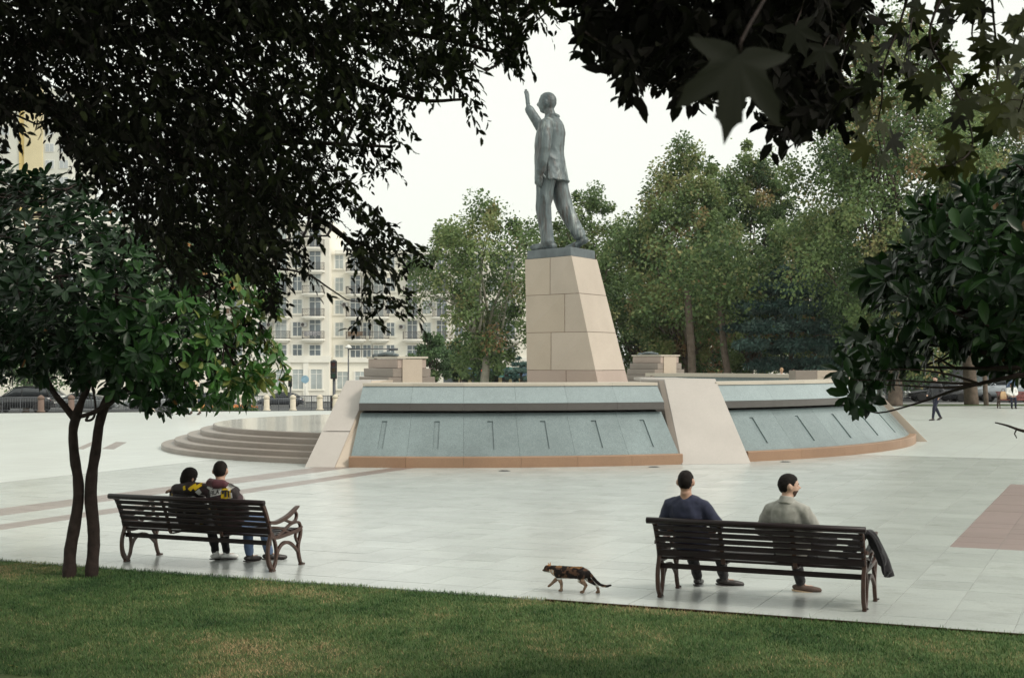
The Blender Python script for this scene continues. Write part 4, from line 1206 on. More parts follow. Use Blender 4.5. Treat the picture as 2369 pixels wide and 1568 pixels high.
# ------------------------------------------------------------------ leaves and trees
def unit(a):
    return a / (np.linalg.norm(a, axis=-1, keepdims=True) + 1e-9)
def frames(d, up):
    x = unit(d); z = unit(up - (up * x).sum(-1, keepdims=True) * x); y = np.cross(z, x)
    return np.stack([x, y, z], -1)
def stack(tv, tf, R, pos, size):
    """copies of a leaf shape: tv (k,3) along x, tf (m,3 or 4)"""
    n, k = len(pos), len(tv)
    v = np.einsum('nij,kj->nki', R, tv) * size[:, None, None] + pos[:, None, :]
    f = (np.arange(n)[:, None, None] * k + tf[None]).reshape(-1, tf.shape[1])
    return v.reshape(-1, 3), f
def ellipse_leaf(w, fold=.12, droop=.10, obov=0.0):
    a, b, c = .22, .52, .80
    wa, wb, wc = w * (.72 - obov * .3), w * 1.0, w * (.68 + obov * .3)
    z = lambda x: -droop * x * x
    v = [(0, 0, 0), (a, wa / 2, z(a) + fold * wa), (b, wb / 2, z(b) + fold * wb), (c, wc / 2, z(c) + fold * wc), (1, 0, z(1)), (c, -wc / 2, z(c) + fold * wc), (b, -wb / 2, z(b) + fold * wb), (a, -wa / 2, z(a) + fold * wa), (a, 0, z(a)), (b, 0, z(b)), (c, 0, z(c))]
    f = [(0, 8, 1), (1, 8, 9), (1, 9, 2), (2, 9, 10), (2, 10, 3), (3, 10, 4), (0, 7, 8), (7, 9, 8), (7, 6, 9), (6, 10, 9), (6, 5, 10), (5, 4, 10)]
    return np.array(v, float), np.array(f)
def lite_leaf(w, fold=.14, droop=.12):
    v = [(0, 0, 0), (.3, w / 2, fold * w), (.68, w * .42, fold * w - droop * .4), (1, 0, -droop), (.68, -w * .42, fold * w - droop * .4), (.3, -w / 2, fold * w), (.5, 0, -droop * .25)]
    return np.array(v, float), np.array([(0, 6, 1), (1, 6, 2), (2, 6, 3), (3, 6, 4), (4, 6, 5), (5, 6, 0)])
def thin_leaf(w):
    v = [(0, 0, 0), (.4, w / 2, .02), (1, 0, -.08), (.4, -w / 2, .02)]
    return np.array(v, float), np.array([(0, 3, 1), (3, 2, 1)])
def palm_leaf():
    half = [(0, 1.0), (5, .80), (9, .74), (14, .72), (15, .60), (19, .52), (24, .42), (31, .50), (35, .62), (38, .76), (44, .92), (50, .78), (57, .70), (60, .57), (66, .48), (73, .38), (82, .34), (91, .42), (99, .56), (107, .66), (114, .50), (124, .38), (140, .26), (158, .18), (174, .08)]
    out = [(a, r) for a, r in half] + [(-a, r) for a, r in half[:0:-1]]
    v = [(0, 0, 0)]
    for a, r in out:
        t = math.radians(a); v.append((r * math.cos(t), r * math.sin(t), -.10 * r * r + .02 * math.cos(5 * t) * r))
    n = len(out)
    f = [(0, 1 + i, 1 + (i + 1) % n) for i in range(n)]
    v = np.array(v); v[:, 0] += .10
    return v, np.array(f)
def leaf_objects(parent, tmpl, R, pos, size, tint, mat, maxn=300, name='leaf', rest='leaf_mass', variants=5, prio=None):
    """the leaves that show largest are parts; the rest is one part"""
    tv, tf = tmpl
    px, py = project(pos)
    vis = (px > -20) & (px < 2390) & (py > -20) & (py < 1590)
    score = np.where(vis, size / np.maximum(pos[:, 1], .2), 0)
    if prio is not None: score = score * prio
    order = np.argsort(-score)
    nn = min(maxn, int(vis.sum()))
    mine, others = order[:nn], order[nn:]
    ms = []
    for k in range(variants):
        q = float(np.quantile(tint, (k + .5) / variants)); me = bigmesh(name, tv, tf, np.full(len(tv), q), mat)
        me.polygons.foreach_set('use_smooth', np.ones(len(tf), bool)); ms.append((q, me))
    qs = np.array([m[0] for m in ms])
    for i in mine:
        o = bpy.data.objects.new(name, ms[int(np.argmin(abs(qs - tint[i])))][1]); COL.objects.link(o)
        o.parent = parent
        o.matrix_local = Matrix.Translation(Vector(pos[i]) - parent.location) @ Matrix(R[i].tolist()).to_4x4() @ Matrix.Scale(float(size[i]), 4)
    if len(others):
        v, f = stack(tv, tf, R[others], pos[others] - np.array(parent.location), size[others])
        tag(put(rest, bigmesh(rest, v, f, np.repeat(tint[others], len(tv)), mat), None, parent), kind='stuff')
def wander(a, b, n=6, amp=.1, sag=0.0):
    a, b = Vector(a), Vector(b); L = (b - a).length; out = []
    for i in range(n + 1):
        t = i / n
        p = a.lerp(b, t) + Vector(rng.normal(0, 1, 3)) * amp * L * (t * (1 - t)) * 1.6
        p.z += sag * L * math.sin(math.pi * t)
        out.append(p)
    return out
def taper(r0, r1, n): return [r0 + (r1 - r0) * (i / (n - 1)) ** .8 for i in range(n)]

# ---- park trees beyond the plaza
plane_m = leafmat('plane_foliage', [(0, (.040, .072, .032)), (.35, (.115, .18, .070)), (.62, (.205, .27, .105)), (.84, (.31, .285, .13)), (1, (.31, .195, .105))], .6, .3, .25)
green_m = leafmat('green_foliage', [(0, (.042, .084, .040)), (.4, (.11, .19, .085)), (.75, (.18, .27, .11)), (1, (.23, .28, .12))], .6, .25, .25)
cedar_m = leafmat('cedar_needles', [(0, (.030, .064, .058)), (.5, (.095, .160, .140)), (1, (.19, .27, .23))], .6, .1, .2)
def park_tree(lab, x, y_top, D, wide, tall_crown, mat, leaf=.24, N=9000, trunk_r=.22, bark='midbark', autumn=.3, group='plane trees beyond the plaza', name='plane_tree', clumps=110, low=0.0, cat='tree', lean=0, flat=False):
    """x, y_top: where its top shows; wide, tall_crown in photo units"""
    X = (x - 1184.5) * D / F; z0 = gz(X, D); top = CAM_H + (HZ - y_top) * D / F
    hw = wide * D / F / 2; ch = tall_crown * D / F; zc = top - ch / 2
    t = thing(name, lab, cat, (X, D, z0), 0, group)
    N = int(N * 3.0); leaf *= .88; clumps = int(clumps * 1.35)
    # clump centres in an uneven egg
    c = []
    while len(c) < clumps:
        p = rng.uniform(-1, 1, 3); r = np.linalg.norm(p)
        if r > 1 or r < .35: continue
        taperk = 1.04 - .48 * max(0, p[2]) ** 1.5
        ang = math.atan2(p[1], p[0])
        lob = .78 + .42 * mnoise.noise(Vector((math.cos(ang) * 1.6 + X, math.sin(ang) * 1.6, p[2] * 2.2)))
        if flat: p[2] = round((p[2] + 1) * 3.2) / 3.2 - 1 + rng.normal(0, .03)
        c.append((p[0] * hw * taperk * (lob + .15), p[1] * hw * .85 * taperk * (lob + .15), zc - z0 + p[2] * ch / 2 * (.92 + .2 * rng.random())))
    c = np.array(c)
    cs = np.clip(rng.normal(.15, .045, clumps), .07, .28) * hw * 1.15
    ct = np.clip(rng.normal(.40, .19, clumps) + autumn * (rng.random(clumps) < .3) * .5, 0, 1)
    idx = rng.integers(0, clumps, N)
    g = rng.normal(0, 1, (N, 3)); g /= (np.linalg.norm(g, axis=1, keepdims=True) + 1e-6); g *= rng.random((N, 1)) ** .45
    if flat: g[:, 2] *= .32
    pos = c[idx] + g * cs[idx][:, None]
    # a few leaves on stray shoots
    st = rng.random(N) < .05
    pos[st] += rng.normal(0, .25, (int(st.sum()), 3)) * hw * .28
    d = unit(g + rng.normal(0, .6, (N, 3)) + np.array([0, 0, -.35])); up = rng.normal(0, .8, (N, 3)) + np.array([0, 0, 1.0])
    tv, tf = thin_leaf(.75 if not flat else .35)
    v, f = stack(tv, tf, frames(d, up), pos, leaf * rng.uniform(.6, 1.3, N))
    tint = np.clip(ct[idx] + rng.normal(0, .07, N), 0, 1)
    put('crown', bigmesh('crown', v, f, np.repeat(tint, len(tv)), mat), None, t)
    tb = MB(); fork = max(1.5, (zc - ch / 2 - z0) * 1.0 + ch * .10)
    if not flat:
        sp = spline(wander((0, 0, -.1), (lean, 0, fork), 4, .04), 3)
        tb.tube(sp, taper(trunk_r * 1.25, trunk_r * .8, len(sp)), 10)
    else:
        tb.tube([(0, 0, -.1), (0, 0, top - z0 - .5)], [trunk_r, .05], 10)
    tb.build('trunk', M[bark], t, True)
    lb_ = MB(); order = rng.permutation(clumps)[:26]
    for q in order:
        e = Vector(c[q]); s0 = Vector((lean, 0, fork * rng.uniform(.8, 1.0))) if not flat else Vector((0, 0, e.z))
        sp = spline(wander(s0, e, 4, .12, .05), 3)
        lb_.tube(sp, taper(trunk_r * rng.uniform(.25, .5), .02, len(sp)), 6)
    lb_.build('limbs', M[bark], t, True)
    return t
park_tree('slender pale trunked plane tree between the flats and the pedestal', 1125, 455, 84, 370, 395, plane_m, .22, 8200, .26, 'palebark', .2, clumps=100)
park_tree('bushy green tree directly behind the legs of the statue', 1362, 430, 98, 230, 400, plane_m, .24, 7000, .25, 'midbark', .15)
park_tree('tall plane tree with browning leaves right of the pedestal', 1585, 335, 88, 330, 540, plane_m, .23, 17000, .28, 'midbark', .55, clumps=170)
park_tree('pointed green plane tree behind the browning one', 1735, 335, 97, 270, 560, plane_m, .25, 13000, .26, 'midbark', .1, clumps=140)
park_tree('very tall plane tree with yellowing crown at the upper right', 2070, 30, 76, 520, 790, plane_m, .22, 26000, .34, 'midbark', .45, clumps=230)
park_tree('broad plane tree at the far right behind the dark magnolia', 2390, 120, 84, 430, 720, plane_m, .23, 17000, .34, 'midbark', .5, clumps=170)
park_tree('lower plane tree filling the gap beside the pedestal', 1470, 500, 104, 260, 360, plane_m, .26, 9000, .22, 'midbark', .35)
park_tree('round green tree low between the two tallest plane trees', 1880, 470, 90, 320, 380, plane_m, .23, 13000, .24, 'midbark', .3, clumps=130)
park_tree('shady tree low behind the right stepped plinth', 1620, 600, 112, 420, 300, green_m, .28, 11000, .25, 'midbark', .2, group='shady trees at the back of the park')
park_tree('shady tree low behind the magnolia', 2120, 560, 112, 520, 330, green_m, .28, 12000, .25, 'midbark', .2, group='shady trees at the back of the park')
park_tree('blue green cedar with level sprays behind the right rim', 1830, 610, 82, 270, 270, cedar_m, .30, 24000, .16, 'midbark', 0, None, 'cedar_tree', 150, flat=True)
park_tree('small blue green conifer at the left foot of the pedestal', 1205, 820, 72, 70, 100, cedar_m, .16, 2600, .07, 'midbark', 0, None, 'conifer', 60, flat=True)
for (x, yt, D, w, h, lab) in ((1000, 775, 118, 110, 110, 'small street tree nearest the flats, before the green awnings'), (1060, 785, 122, 90, 90, 'small street tree with crooked stem in the middle before the awnings'), (1122, 780, 116, 110, 110, 'small street tree next to the pale plane trunk')):
    park_tree(lab, x, yt, D, w, h, green_m, .26, 2600, .10, 'midbark', .1, 'small street trees by the awnings', 'street_tree', 40, lean=.3)
park_tree('wide dark tree far left behind the parked cars', 60, 640, 104, 380, 260, green_m, .26, 7000, .2, 'midbark', .1, 'shady trees at the back of the park')
park_tree('dark street tree behind the two stemmed magnolia', 330, 620, 108, 330, 250, green_m, .26, 6000, .2, 'midbark', .1, 'shady trees at the back of the park')
for (x, D, r, lab) in ((1608, 80, .24, 'tree with a bare grey trunk just right of the right stepped plinth'), (1685, 82, .22, 'second tree with a grey trunk right of the plinth, before the cedar'), (2248, 80, .36, 'tree with a thick brown trunk behind the walking man'), (2282, 77, .12, 'tree with a thin trunk beside the thick brown one')):
    Xp = (x - 1184.5) * D / F; t = thing('plane_tree', lab, 'tree', (Xp, D, gz(Xp, D)), 0, 'single trunks under the right hand trees')
    sp = spline(wander((0, 0, -.1), (rng.normal(0, .3), .3, 6.5), 4, .03), 4)
    MB().tube(sp, taper(r * 1.15, r * .8, len(sp)), 10).build('trunk', M['midbark'], t, True)
    n = 2200; g = rng.normal(0, 1, (n, 3)) * np.array([1.6, 1.4, 1.3]) + np.array([0, 0, 7.4])
    v, f = stack(*thin_leaf(.75), frames(rng.normal(0, 1, (n, 3)), rng.normal(0, .7, (n, 3)) + np.array([0, 0, 1])), g, .24 * rng.uniform(.6, 1.3, n))
    put('crown', bigmesh('crown', v, f, np.repeat(np.clip(rng.normal(.4, .2, n), 0, 1), 4), plane_m), None, t)

# ---- two stemmed magnolia on the lawn, left
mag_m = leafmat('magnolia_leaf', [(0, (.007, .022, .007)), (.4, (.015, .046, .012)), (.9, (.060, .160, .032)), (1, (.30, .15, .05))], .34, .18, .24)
mag_dark = leafmat('magnolia_leaf_shade', [(0, (.006, .014, .006)), (.5, (.014, .040, .011)), (.93, (.040, .100, .022)), (1, (.17, .085, .03))], .3, .06, .32)  # shaded copy of the magnolia leaf, the shade worked into its greens
MAG = ellipse_leaf(.42, .16, .14, .5)
def rosettes(pts, out, per, size, spread=.9):
    """whorls of leaves round twig tips"""
    n = len(pts); D, Ups, Pp, S_ = [], [], [], []
    ax = unit(out)
    for i in range(n):
        a = ax[i]; o = np.cross(a, [0.3, .2, .9]); o /= np.linalg.norm(o) + 1e-9; o2 = np.cross(a, o)
        k = per + int(rng.integers(-2, 3)); ph = rng.uniform(0, 6.28)
        for j in range(k):
            t = ph + j * 2.4; rad = o * math.cos(t) + o2 * math.sin(t)
            d = a * rng.uniform(.05, .9) + rad * spread + np.array([0, 0, -.12]); D.append(d)
            Ups.append(a * 1.0 - rad * .4 + rng.normal(0, .25, 3) + np.array([0, 0, .5])); Pp.append(pts[i] - a * rng.uniform(0, .10) + rad * .01); S_.append(size * rng.uniform(.65, 1.15))
    return frames(np.array(D), np.array(Ups)), np.array(Pp), np.array(S_)
def crown_points(poly, n, d0, d1, dmid=None, round_=True, edge=60, x_ext=None):
    """twig tips inside a crown of real depth whose outline from the plaza is poly"""
    poly = np.array(poly, float); lo, hi = poly.min(0), poly.max(0); out = []
    while len(out) < n:
        m = n * 3
        x = rng.uniform(lo[0], hi[0], m); y = rng.uniform(lo[1], hi[1], m); ok = inpoly(x, y, poly)
        x, y = x[ok], y[ok]; e = edge_dist(x, y, poly)
        dm = (d0 + d1) / 2; h = (d1 - d0) / 2
        k = np.sqrt(np.clip(e / edge, .03, 1)) if round_ else np.ones(len(x))
        d = dm + rng.uniform(-1, 1, len(x)) * h * k
        for a, b, c in zip(x, y, d): out.append(A(a, b, c))
    return np.array(out[:n])
magl = thing('magnolia_tree', 'glossy leaved magnolia with two crooked dark stems standing on the lawn at the left', 'tree', G(186, 1331, -.03))
Dm = 15.9
def ppath(pts, D=Dm, dd=None):
    return [A(x, y, D + (dd[i] if dd else 0)) - Vector(magl.location) for i, (x, y) in enumerate(pts)]
def stem(name, pts, rad, parent, mat, dd=None, n=12, D=Dm, k=4):
    P = spline(ppath(pts, D, dd), k); R = resample([r * D / F for r in rad], len(P))
    R = [r * .93 * (1 + .14 * mnoise.noise(Vector((i * .45, r * 50, 1)))) for i, r in enumerate(R)]
    return MB().tube(P, R, n).build(name, mat, parent, True)
stem('stem', [(160, 1342), (161, 1310), (163, 1270), (172, 1220), (181, 1160), (181, 1112), (173, 1060), (169, 1000), (176, 965), (188, 930), (203, 895), (222, 850), (250, 790), (270, 700), (262, 600)], [18, 16, 15, 14, 13, 13, 12, 11.5, 12, 9, 8, 7, 6, 5, 3], magl, M['bark'])
stem('stem', [(211, 1344), (213, 1310), (217, 1260), (216, 1215), (210, 1150), (213, 1095), (222, 1040), (229, 985), (240, 945), (256, 905), (280, 850), (305, 780), (318, 690), (310, 580), (330, 500)], [17, 15.5, 15, 14, 15, 13.5, 12.5, 12, 12, 10, 8, 7, 6, 4, 2.5], magl, M['bark'], [0, 0, 0, 0, 0, 0, 0, 0, .05, .1, .2, .3, .4, .5, .6])
mb = MB()
brs = [([(172, 968), (150, 940), (120, 900), (95, 840), (60, 760), (40, 660)], [9, 8, 7, 5, 4, 2], .3), ([(176, 965), (205, 958), (232, 945), (262, 915), (330, 890), (420, 860), (520, 800)], [5, 5, 6, 7, 5, 4, 2], -.3),
       ([(245, 940), (290, 905), (350, 880), (440, 820), (530, 760), (600, 750)], [7, 6, 5, 4, 3, 2], .6), ([(205, 890), (190, 800), (160, 700), (110, 580), (105, 470)], [6, 5, 4, 3, 2], .2), ([(280, 850), (380, 760), (470, 680), (560, 640)], [5, 4, 3, 2], -.5),
       ([(207, 972), (205, 962), (199, 972), (215, 968), (221, 940), (213, 880), (216, 820)][1:] , [3, 3, 3, 2.5, 2, 2], -.1), ([(270, 700), (340, 600), (420, 540)], [4, 3, 2], .4), ([(262, 620), (200, 520), (150, 440)], [3, 2.5, 1.5], 0)]
for pts, rad, dd in brs:
    P = spline(ppath(pts, Dm, [dd * i / len(pts) for i in range(len(pts))]), 4); mb.tube(P, resample([r * Dm / F for r in rad], len(P)), 8)
lpoly = [(-120, 420), (-40, 380), (40, 395), (110, 405), (190, 400), (215, 450), (300, 500), (420, 520), (560, 560), (640, 640), (640, 720), (590, 735), (640, 790), (670, 850), (655, 900), (600, 905), (555, 948), (520, 935), (430, 925), (400, 948), (330, 935), (255, 925), (225, 890), (190, 905), (150, 870), (110, 880), (60, 872), (-120, 875)]
cp = crown_points(lpoly, 1050, 14.2, 17.8, edge=170)
ctr = np.array([-4.6, 16, 2.8])
od = unit(cp - ctr) + rng.normal(0, .45, cp.shape) + np.array([0, 0, .35])
R, Pp, Sz = rosettes(cp, od, 8, .165)
tn = np.clip(rng.normal(.26, .16, len(Pp)) + .62 * np.clip((Pp[:, 0] + 4.2) / 1.4, -.4, 1), 0, .93); tn[rng.random(len(tn)) < .004] = 1  # paler to the right: open light and overhang shade put into the tint
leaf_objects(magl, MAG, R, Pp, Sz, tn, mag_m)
tips = rng.permutation(1050)[:220]
nodes_ = [Vector(v) for v in mb.v[::9]]
for q in tips:
    e = Vector(cp[q]) - Vector(magl.location); s0 = min(nodes_, key=lambda w_: (w_ - e).length)
    if (s0 - e).length < 2.2:
        P = spline(wander(s0, e, 3, .08), 3); mb.tube(P, taper(.014, .004, len(P)), 5)
mb.build('branches', M['bark'], magl, True)

# ---- magnolia at the right edge (its trunk stands outside the picture)
magr = thing('magnolia_tree', 'dark magnolia with long leathery leaves reaching in from the right edge', 'tree', (5.3, 9.6, -.03))
rpoly = [(2600, 300), (2420, 340), (2330, 372), (2345, 410), (2250, 430), (2200, 432), (2160, 478), (2090, 442), (2085, 480), (2110, 505), (2075, 545), (2085, 600), (2000, 622), (2005, 655), (2025, 700), (2035, 745), (1950, 760), (1950, 800), (1985, 835), (1920, 862), (1950, 890), (1968, 945), (2005, 945), (2025, 890), (2070, 865), (2110, 815), (2285, 815), (2330, 895), (2350, 865), (2420, 880), (2600, 880)]
cp = crown_points(rpoly, 640, 7.6, 10.8, edge=230)
ctr = np.array([4.6, 9.4, 2.9])
od = unit(cp - ctr) + rng.normal(0, .4, cp.shape) + np.array([0, -.1, .25])
R, Pp, Sz = rosettes(cp, od, 8, .145)
tn = np.clip(rng.normal(.5, .2, len(Pp)), 0, .93); tn[rng.random(len(tn)) < .005] = 1
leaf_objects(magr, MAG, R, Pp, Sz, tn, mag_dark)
mb = MB(); o0 = Vector(magr.location)
sp = spline(wander((0, 0, -.05), (-.3, 0, 1.7), 4, .04), 3); MB().tube(sp, taper(.13, .09, len(sp)), 10).build('trunk', M['bark'], magr, True)
for (pts, rad) in (([(2900, 1000), (2600, 900), (2420, 865), (2300, 880), (2200, 905), (2130, 930), (2030, 955), (1990, 930)][1:], [9, 7, 4.5, 3.5, 2.5, 2, 1.5]), ([(2600, 900), (2400, 855), (2250, 852), (2130, 848), (2020, 840)], [8, 6, 4, 3, 2]), ([(2600, 880), (2400, 800), (2250, 720), (2120, 660), (2030, 640)], [8, 6, 5, 3, 2]),
                   ([(2600, 860), (2420, 700), (2300, 560), (2200, 480)], [8, 5, 4, 2]), ([(2600, 850), (2500, 600), (2400, 430), (2350, 380)], [7, 5, 4, 2]), ([(2600, 890), (2380, 830), (2180, 800), (2000, 790), (1960, 770)], [7, 5, 4, 3, 2]), ([(2185, 872), (2174, 850), (2170, 838)], [3, 2, 1.5])):
    P = spline([A(x, y, 9.3 + .5 * math.sin(x * .01)) - o0 for x, y in pts], 4); mb.tube(P, resample([r * 9.3 / F for r in rad], len(P)), 7)
nodes_ = [Vector(v) for v in mb.v[::7]]
for q in rng.permutation(640)[:230]:
    e = Vector(cp[q]) - o0; s0 = min(nodes_, key=lambda w_: (w_ - e).length)
    if (s0 - e).length < 1.3: P = spline(wander(s0, e, 3, .08), 3); mb.tube(P, taper(.010, .003, len(P)), 5)
P = spline([A(x, y, 8.6) - o0 for x, y in ((2480, 1010), (2400, 1001), (2365, 996), (2330, 984), (2302, 977))], 4); mb.tube(P, taper(.016, .004, len(P)), 7)
P = [A(x, y, 8.6) - o0 for x, y in ((2352, 992), (2347, 1003), (2352, 1013))]; mb.tube(P, [.005, .004, .003], 6)
mb.build('branches', M['bark'], magr, True)

# ---- big overhanging tree, upper left
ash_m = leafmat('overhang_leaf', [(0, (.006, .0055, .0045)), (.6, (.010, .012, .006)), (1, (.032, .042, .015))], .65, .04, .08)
over = thing('overhanging_tree', 'big dark tree whose narrow leaved boughs hang over the upper left', 'tree', (-5.4, 5.2, -.03))
opoly = [(-500, -700), (1330, -700), (1335, -40), (1300, 20), (1275, 60), (1255, 105), (1222, 128), (1180, 165), (1148, 205), (1128, 250), (1100, 258), (1058, 285), (1010, 265), (985, 292), (935, 308), (938, 350), (930, 388), (865, 420), (828, 441), (858, 478), (903, 466), (955, 530), (1000, 568), (990, 610), (975, 665), (943, 717), (900, 728), (850, 765), (815, 742), (800, 690), (822, 650), (800, 598), (752, 580), (782, 535), (712, 520), (700, 555), (745, 592), (735, 635), (660, 645), (670, 718), (640, 728), (598, 682), (550, 615), (500, 648), (416, 668), (380, 600), (320, 545), (262, 470), (215, 422), (165, 390), (120, 310), (90, 262), (40, 235), (30, 285), (-20, 335), (-500, 380)]
op = np.array(opoly, float)
def spray(p, d, nleaf, L, lsz, out):
    """a hanging twig with pairs of narrow leaflets"""
    d = np.array(d) / np.linalg.norm(d); side = np.cross(d, [0, 0, 1.0]) + rng.normal(0, .3, 3); side /= np.linalg.norm(side) + 1e-9; nz = np.cross(side, d)
    for j in range(nleaf):
        t = (j + rng.random()) / nleaf; s = -1 if j % 2 else 1
        q = p + d * L * (t - .5) + np.array([0, 0, -.30 * L * t * t])
        ld = d * .8 + side * s * rng.uniform(.4, 1.1) + nz * rng.normal(0, .4) + np.array([0, 0, -.45])
        out.append((q, ld, nz + rng.normal(0, .5, 3), lsz * rng.uniform(.65, 1.2)))
items = []; centres = []
n_sp = 0
bx, by = op.min(0), op.max(0)
while n_sp < 8200:
    x, y = rng.uniform(-450, 1335), rng.uniform(-650, 770)
    if not inpoly(np.array([x]), np.array([y]), op)[0]: continue
    e = edge_dist(np.array([x]), np.array([y]), op)[0]
    if e < 20: continue
    hole = mnoise.noise(Vector((x * .012, y * .012, 5))) + .6 * mnoise.noise(Vector((x * .03, y * .03, 2)))
    right = np.clip((x - 420) / 500, 0, 1)
    keep = np.clip(.55 + 1.3 * hole + .5 * (1 - right) + min(e, 130) / 420 - .34 * right, .03, 1)
    if rng.random() > keep: continue
    d_ = rng.uniform(6.4, 10.5) if rng.random() < .8 else rng.uniform(5.0, 6.4)
    p = np.array(A(x, y, d_))
    spray(p, (.35 + .5 * rng.normal(), .5 * rng.normal(), -.35 + .35 * rng.normal()), 13, .22, .050, items); centres.append(p); n_sp += 1
for k in range(4600):                                   # unseen rest of the crown overhead, added to keep sky light off the lawn
    p = np.array([rng.uniform(-10, 2.0), rng.uniform(.5, 11.5), rng.uniform(4.6, 8.5)])
    px, py = project(p)
    if -30 < px < 2400 and py > -10 and p[1] > .3: continue
    spray(p, rng.normal(0, 1, 3) + np.array([0, 0, -.4]), 8, .5, .17, items)
pos = np.array([i[0] for i in items]); R = frames(np.array([i[1] for i in items]), np.array([i[2] for i in items])); sz = np.array([i[3] for i in items])
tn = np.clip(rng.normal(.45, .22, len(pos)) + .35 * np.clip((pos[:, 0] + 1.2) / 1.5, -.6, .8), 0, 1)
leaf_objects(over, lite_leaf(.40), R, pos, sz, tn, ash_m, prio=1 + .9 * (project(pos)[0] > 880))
sp = spline([(0, 0, -.05), (.05, 0, 1.2), (.1, .1, 2.6), (.3, .3, 4.2), (.5, .6, 6.0)], 4); MB().tube(sp, taper(.26, .16, len(sp)), 12).build('trunk', M['bark'], over, True)
mb = MB(); o0 = Vector(over.location); cen = np.array(centres)
limbs_ = [[(-300, 250), (0, 120), (300, 90), (640, 60), (960, 80), (1180, 130)], [(-300, 300), (60, 240), (330, 330), (560, 430), (760, 520), (880, 640)], [(-300, 150), (100, -60), (500, -120), (900, -60), (1250, 20)], [(120, 230), (118, 250), (160, 330), (260, 420), (400, 520)], [(330, 330), (520, 330), (700, 330), (900, 340)], [(640, 60), (800, 170), (960, 230), (1080, 230)], [(560, 430), (620, 540), (640, 620)]]
for k, pts in enumerate(limbs_):
    P = spline([A(x, y, 8.2 + .6 * math.sin(k * 2 + x * .004)) - o0 for x, y in pts], 4); r0 = .06 if k < 3 else .03
    mb.tube(P, taper(r0, .008, len(P)), 7)
a0 = Vector((.35, .4, 4.6))
for k in (0, 1, 2):
    P = spline([a0, a0.lerp(A(*limbs_[k][0], 8.2) - o0, .6) + Vector((0, 0, .3)), A(*limbs_[k][0], 8.2) - o0], 4); mb.tube(P, taper(.12, .06, len(P)), 8)
nodes_ = np.array(mb.v[::7])
for q in rng.permutation(len(cen))[:520]:
    e = cen[q] - np.array(o0); s0 = nodes_[np.argmin(((nodes_ - e) ** 2).sum(1))]
    if np.linalg.norm(s0 - e) < 1.6: P = spline(wander(s0, e, 3, .10), 2); mb.tube(P, taper(.009, .003, len(P)), 4)
mb.build('branches', M['bark'], over, True)

# ---- broad leaved bough, upper middle, and the plane tree hanging in from the upper right
bro_m = leafmat('broad_leaf', [(0, (.006, .005, .0045)), (.7, (.009, .009, .006)), (1, (.022, .026, .010))], .65, .03, .08)
broad = thing('broadleaf_tree', 'dark oval leaved bough reaching down at the top centre right', 'tree', (4.3, 2.6, -.03))
bpoly = [(1290, -400), (2060, -400), (2030, 0), (2010, 60), (1975, 90), (1960, 150), (1985, 220), (1960, 280), (1900, 300), (1845, 305), (1830, 285), (1800, 315), (1760, 282), (1745, 258), (1780, 240), (1715, 190), (1680, 215), (1600, 238), (1572, 232), (1580, 195), (1540, 170), (1480, 190), (1440, 192), (1420, 200), (1395, 165), (1405, 120), (1340, 90), (1300, 92), (1330, 40), (1310, 0)]
bp = np.array(bpoly, float); items = []; cen = []
while len(cen) < 1250:
    x, y = rng.uniform(1285, 2060), rng.uniform(-380, 320)
    if not inpoly(np.array([x]), np.array([y]), bp)[0]: continue
    if edge_dist(np.array([x]), np.array([y]), bp)[0] < 16: continue
    hole = mnoise.noise(Vector((x * .016, y * .016, 9)))
    if rng.random() > .62 + .8 * hole: continue
    p = np.array(A(x, y, rng.uniform(4.6, 7.2))); cen.append(p)
    spray(p, (-.3 + .6 * rng.normal(), .6 * rng.normal(), -.3 + .3 * rng.normal()), 9, .17, .072, items)
for k in range(500):  # unseen leaves overhead, added to shade the ground
    p = np.array([rng.uniform(-1, 7), rng.uniform(.5, 9), rng.uniform(4.4, 7.0)]); px, py = project(p)
    if -30 < px < 2400 and py > -10: continue
    spray(p, rng.normal(0, 1, 3) + np.array([0, 0, -.4]), 8, .5, .17, items)
pos = np.array([i[0] for i in items]); R = frames(np.array([i[1] for i in items]), np.array([i[2] for i in items])); sz = np.array([i[3] for i in items])
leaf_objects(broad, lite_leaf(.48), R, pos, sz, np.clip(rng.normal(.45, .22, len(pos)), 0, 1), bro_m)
o0 = Vector(broad.location); mb = MB()
for k, pts in enumerate(([(2500, -500), (2100, -160), (1800, 20), (1560, 80), (1390, 60)], [(2100, -160), (1950, 60), (1880, 200), (1820, 270)], [(1800, 20), (1650, 120), (1590, 200)], [(2500, -500), (1900, -250), (1500, -100), (1350, 10)])):
    P = spline([A(x, y, 5.8) - o0 for x, y in pts], 4); mb.tube(P, taper(.035, .006, len(P)), 7)
P = spline([(0, 0, 3.9), A(2700, -600, 5.0) - o0, A(2500, -500, 5.8) - o0], 4); mb.tube(P, taper(.10, .035, len(P)), 8)
nodes_ = np.array(mb.v[::7])
for q in rng.permutation(len(cen))[:200]:
    e = cen[q] - np.array(o0); s0 = nodes_[np.argmin(((nodes_ - e) ** 2).sum(1))]
    if np.linalg.norm(s0 - e) < 1.2: P = spline(wander(s0, e, 3, .1), 2); mb.tube(P, taper(.007, .0025, len(P)), 4)
mb.build('branches', M['bark'], broad, True)
sp = spline([(0, 0, -.05), (-.02, 0, 1.5), (.03, 0, 3), (0, 0, 4.6)], 4); MB().tube(sp, taper(.16, .10, len(sp)), 10).build('trunk', M['bark'], broad, True)

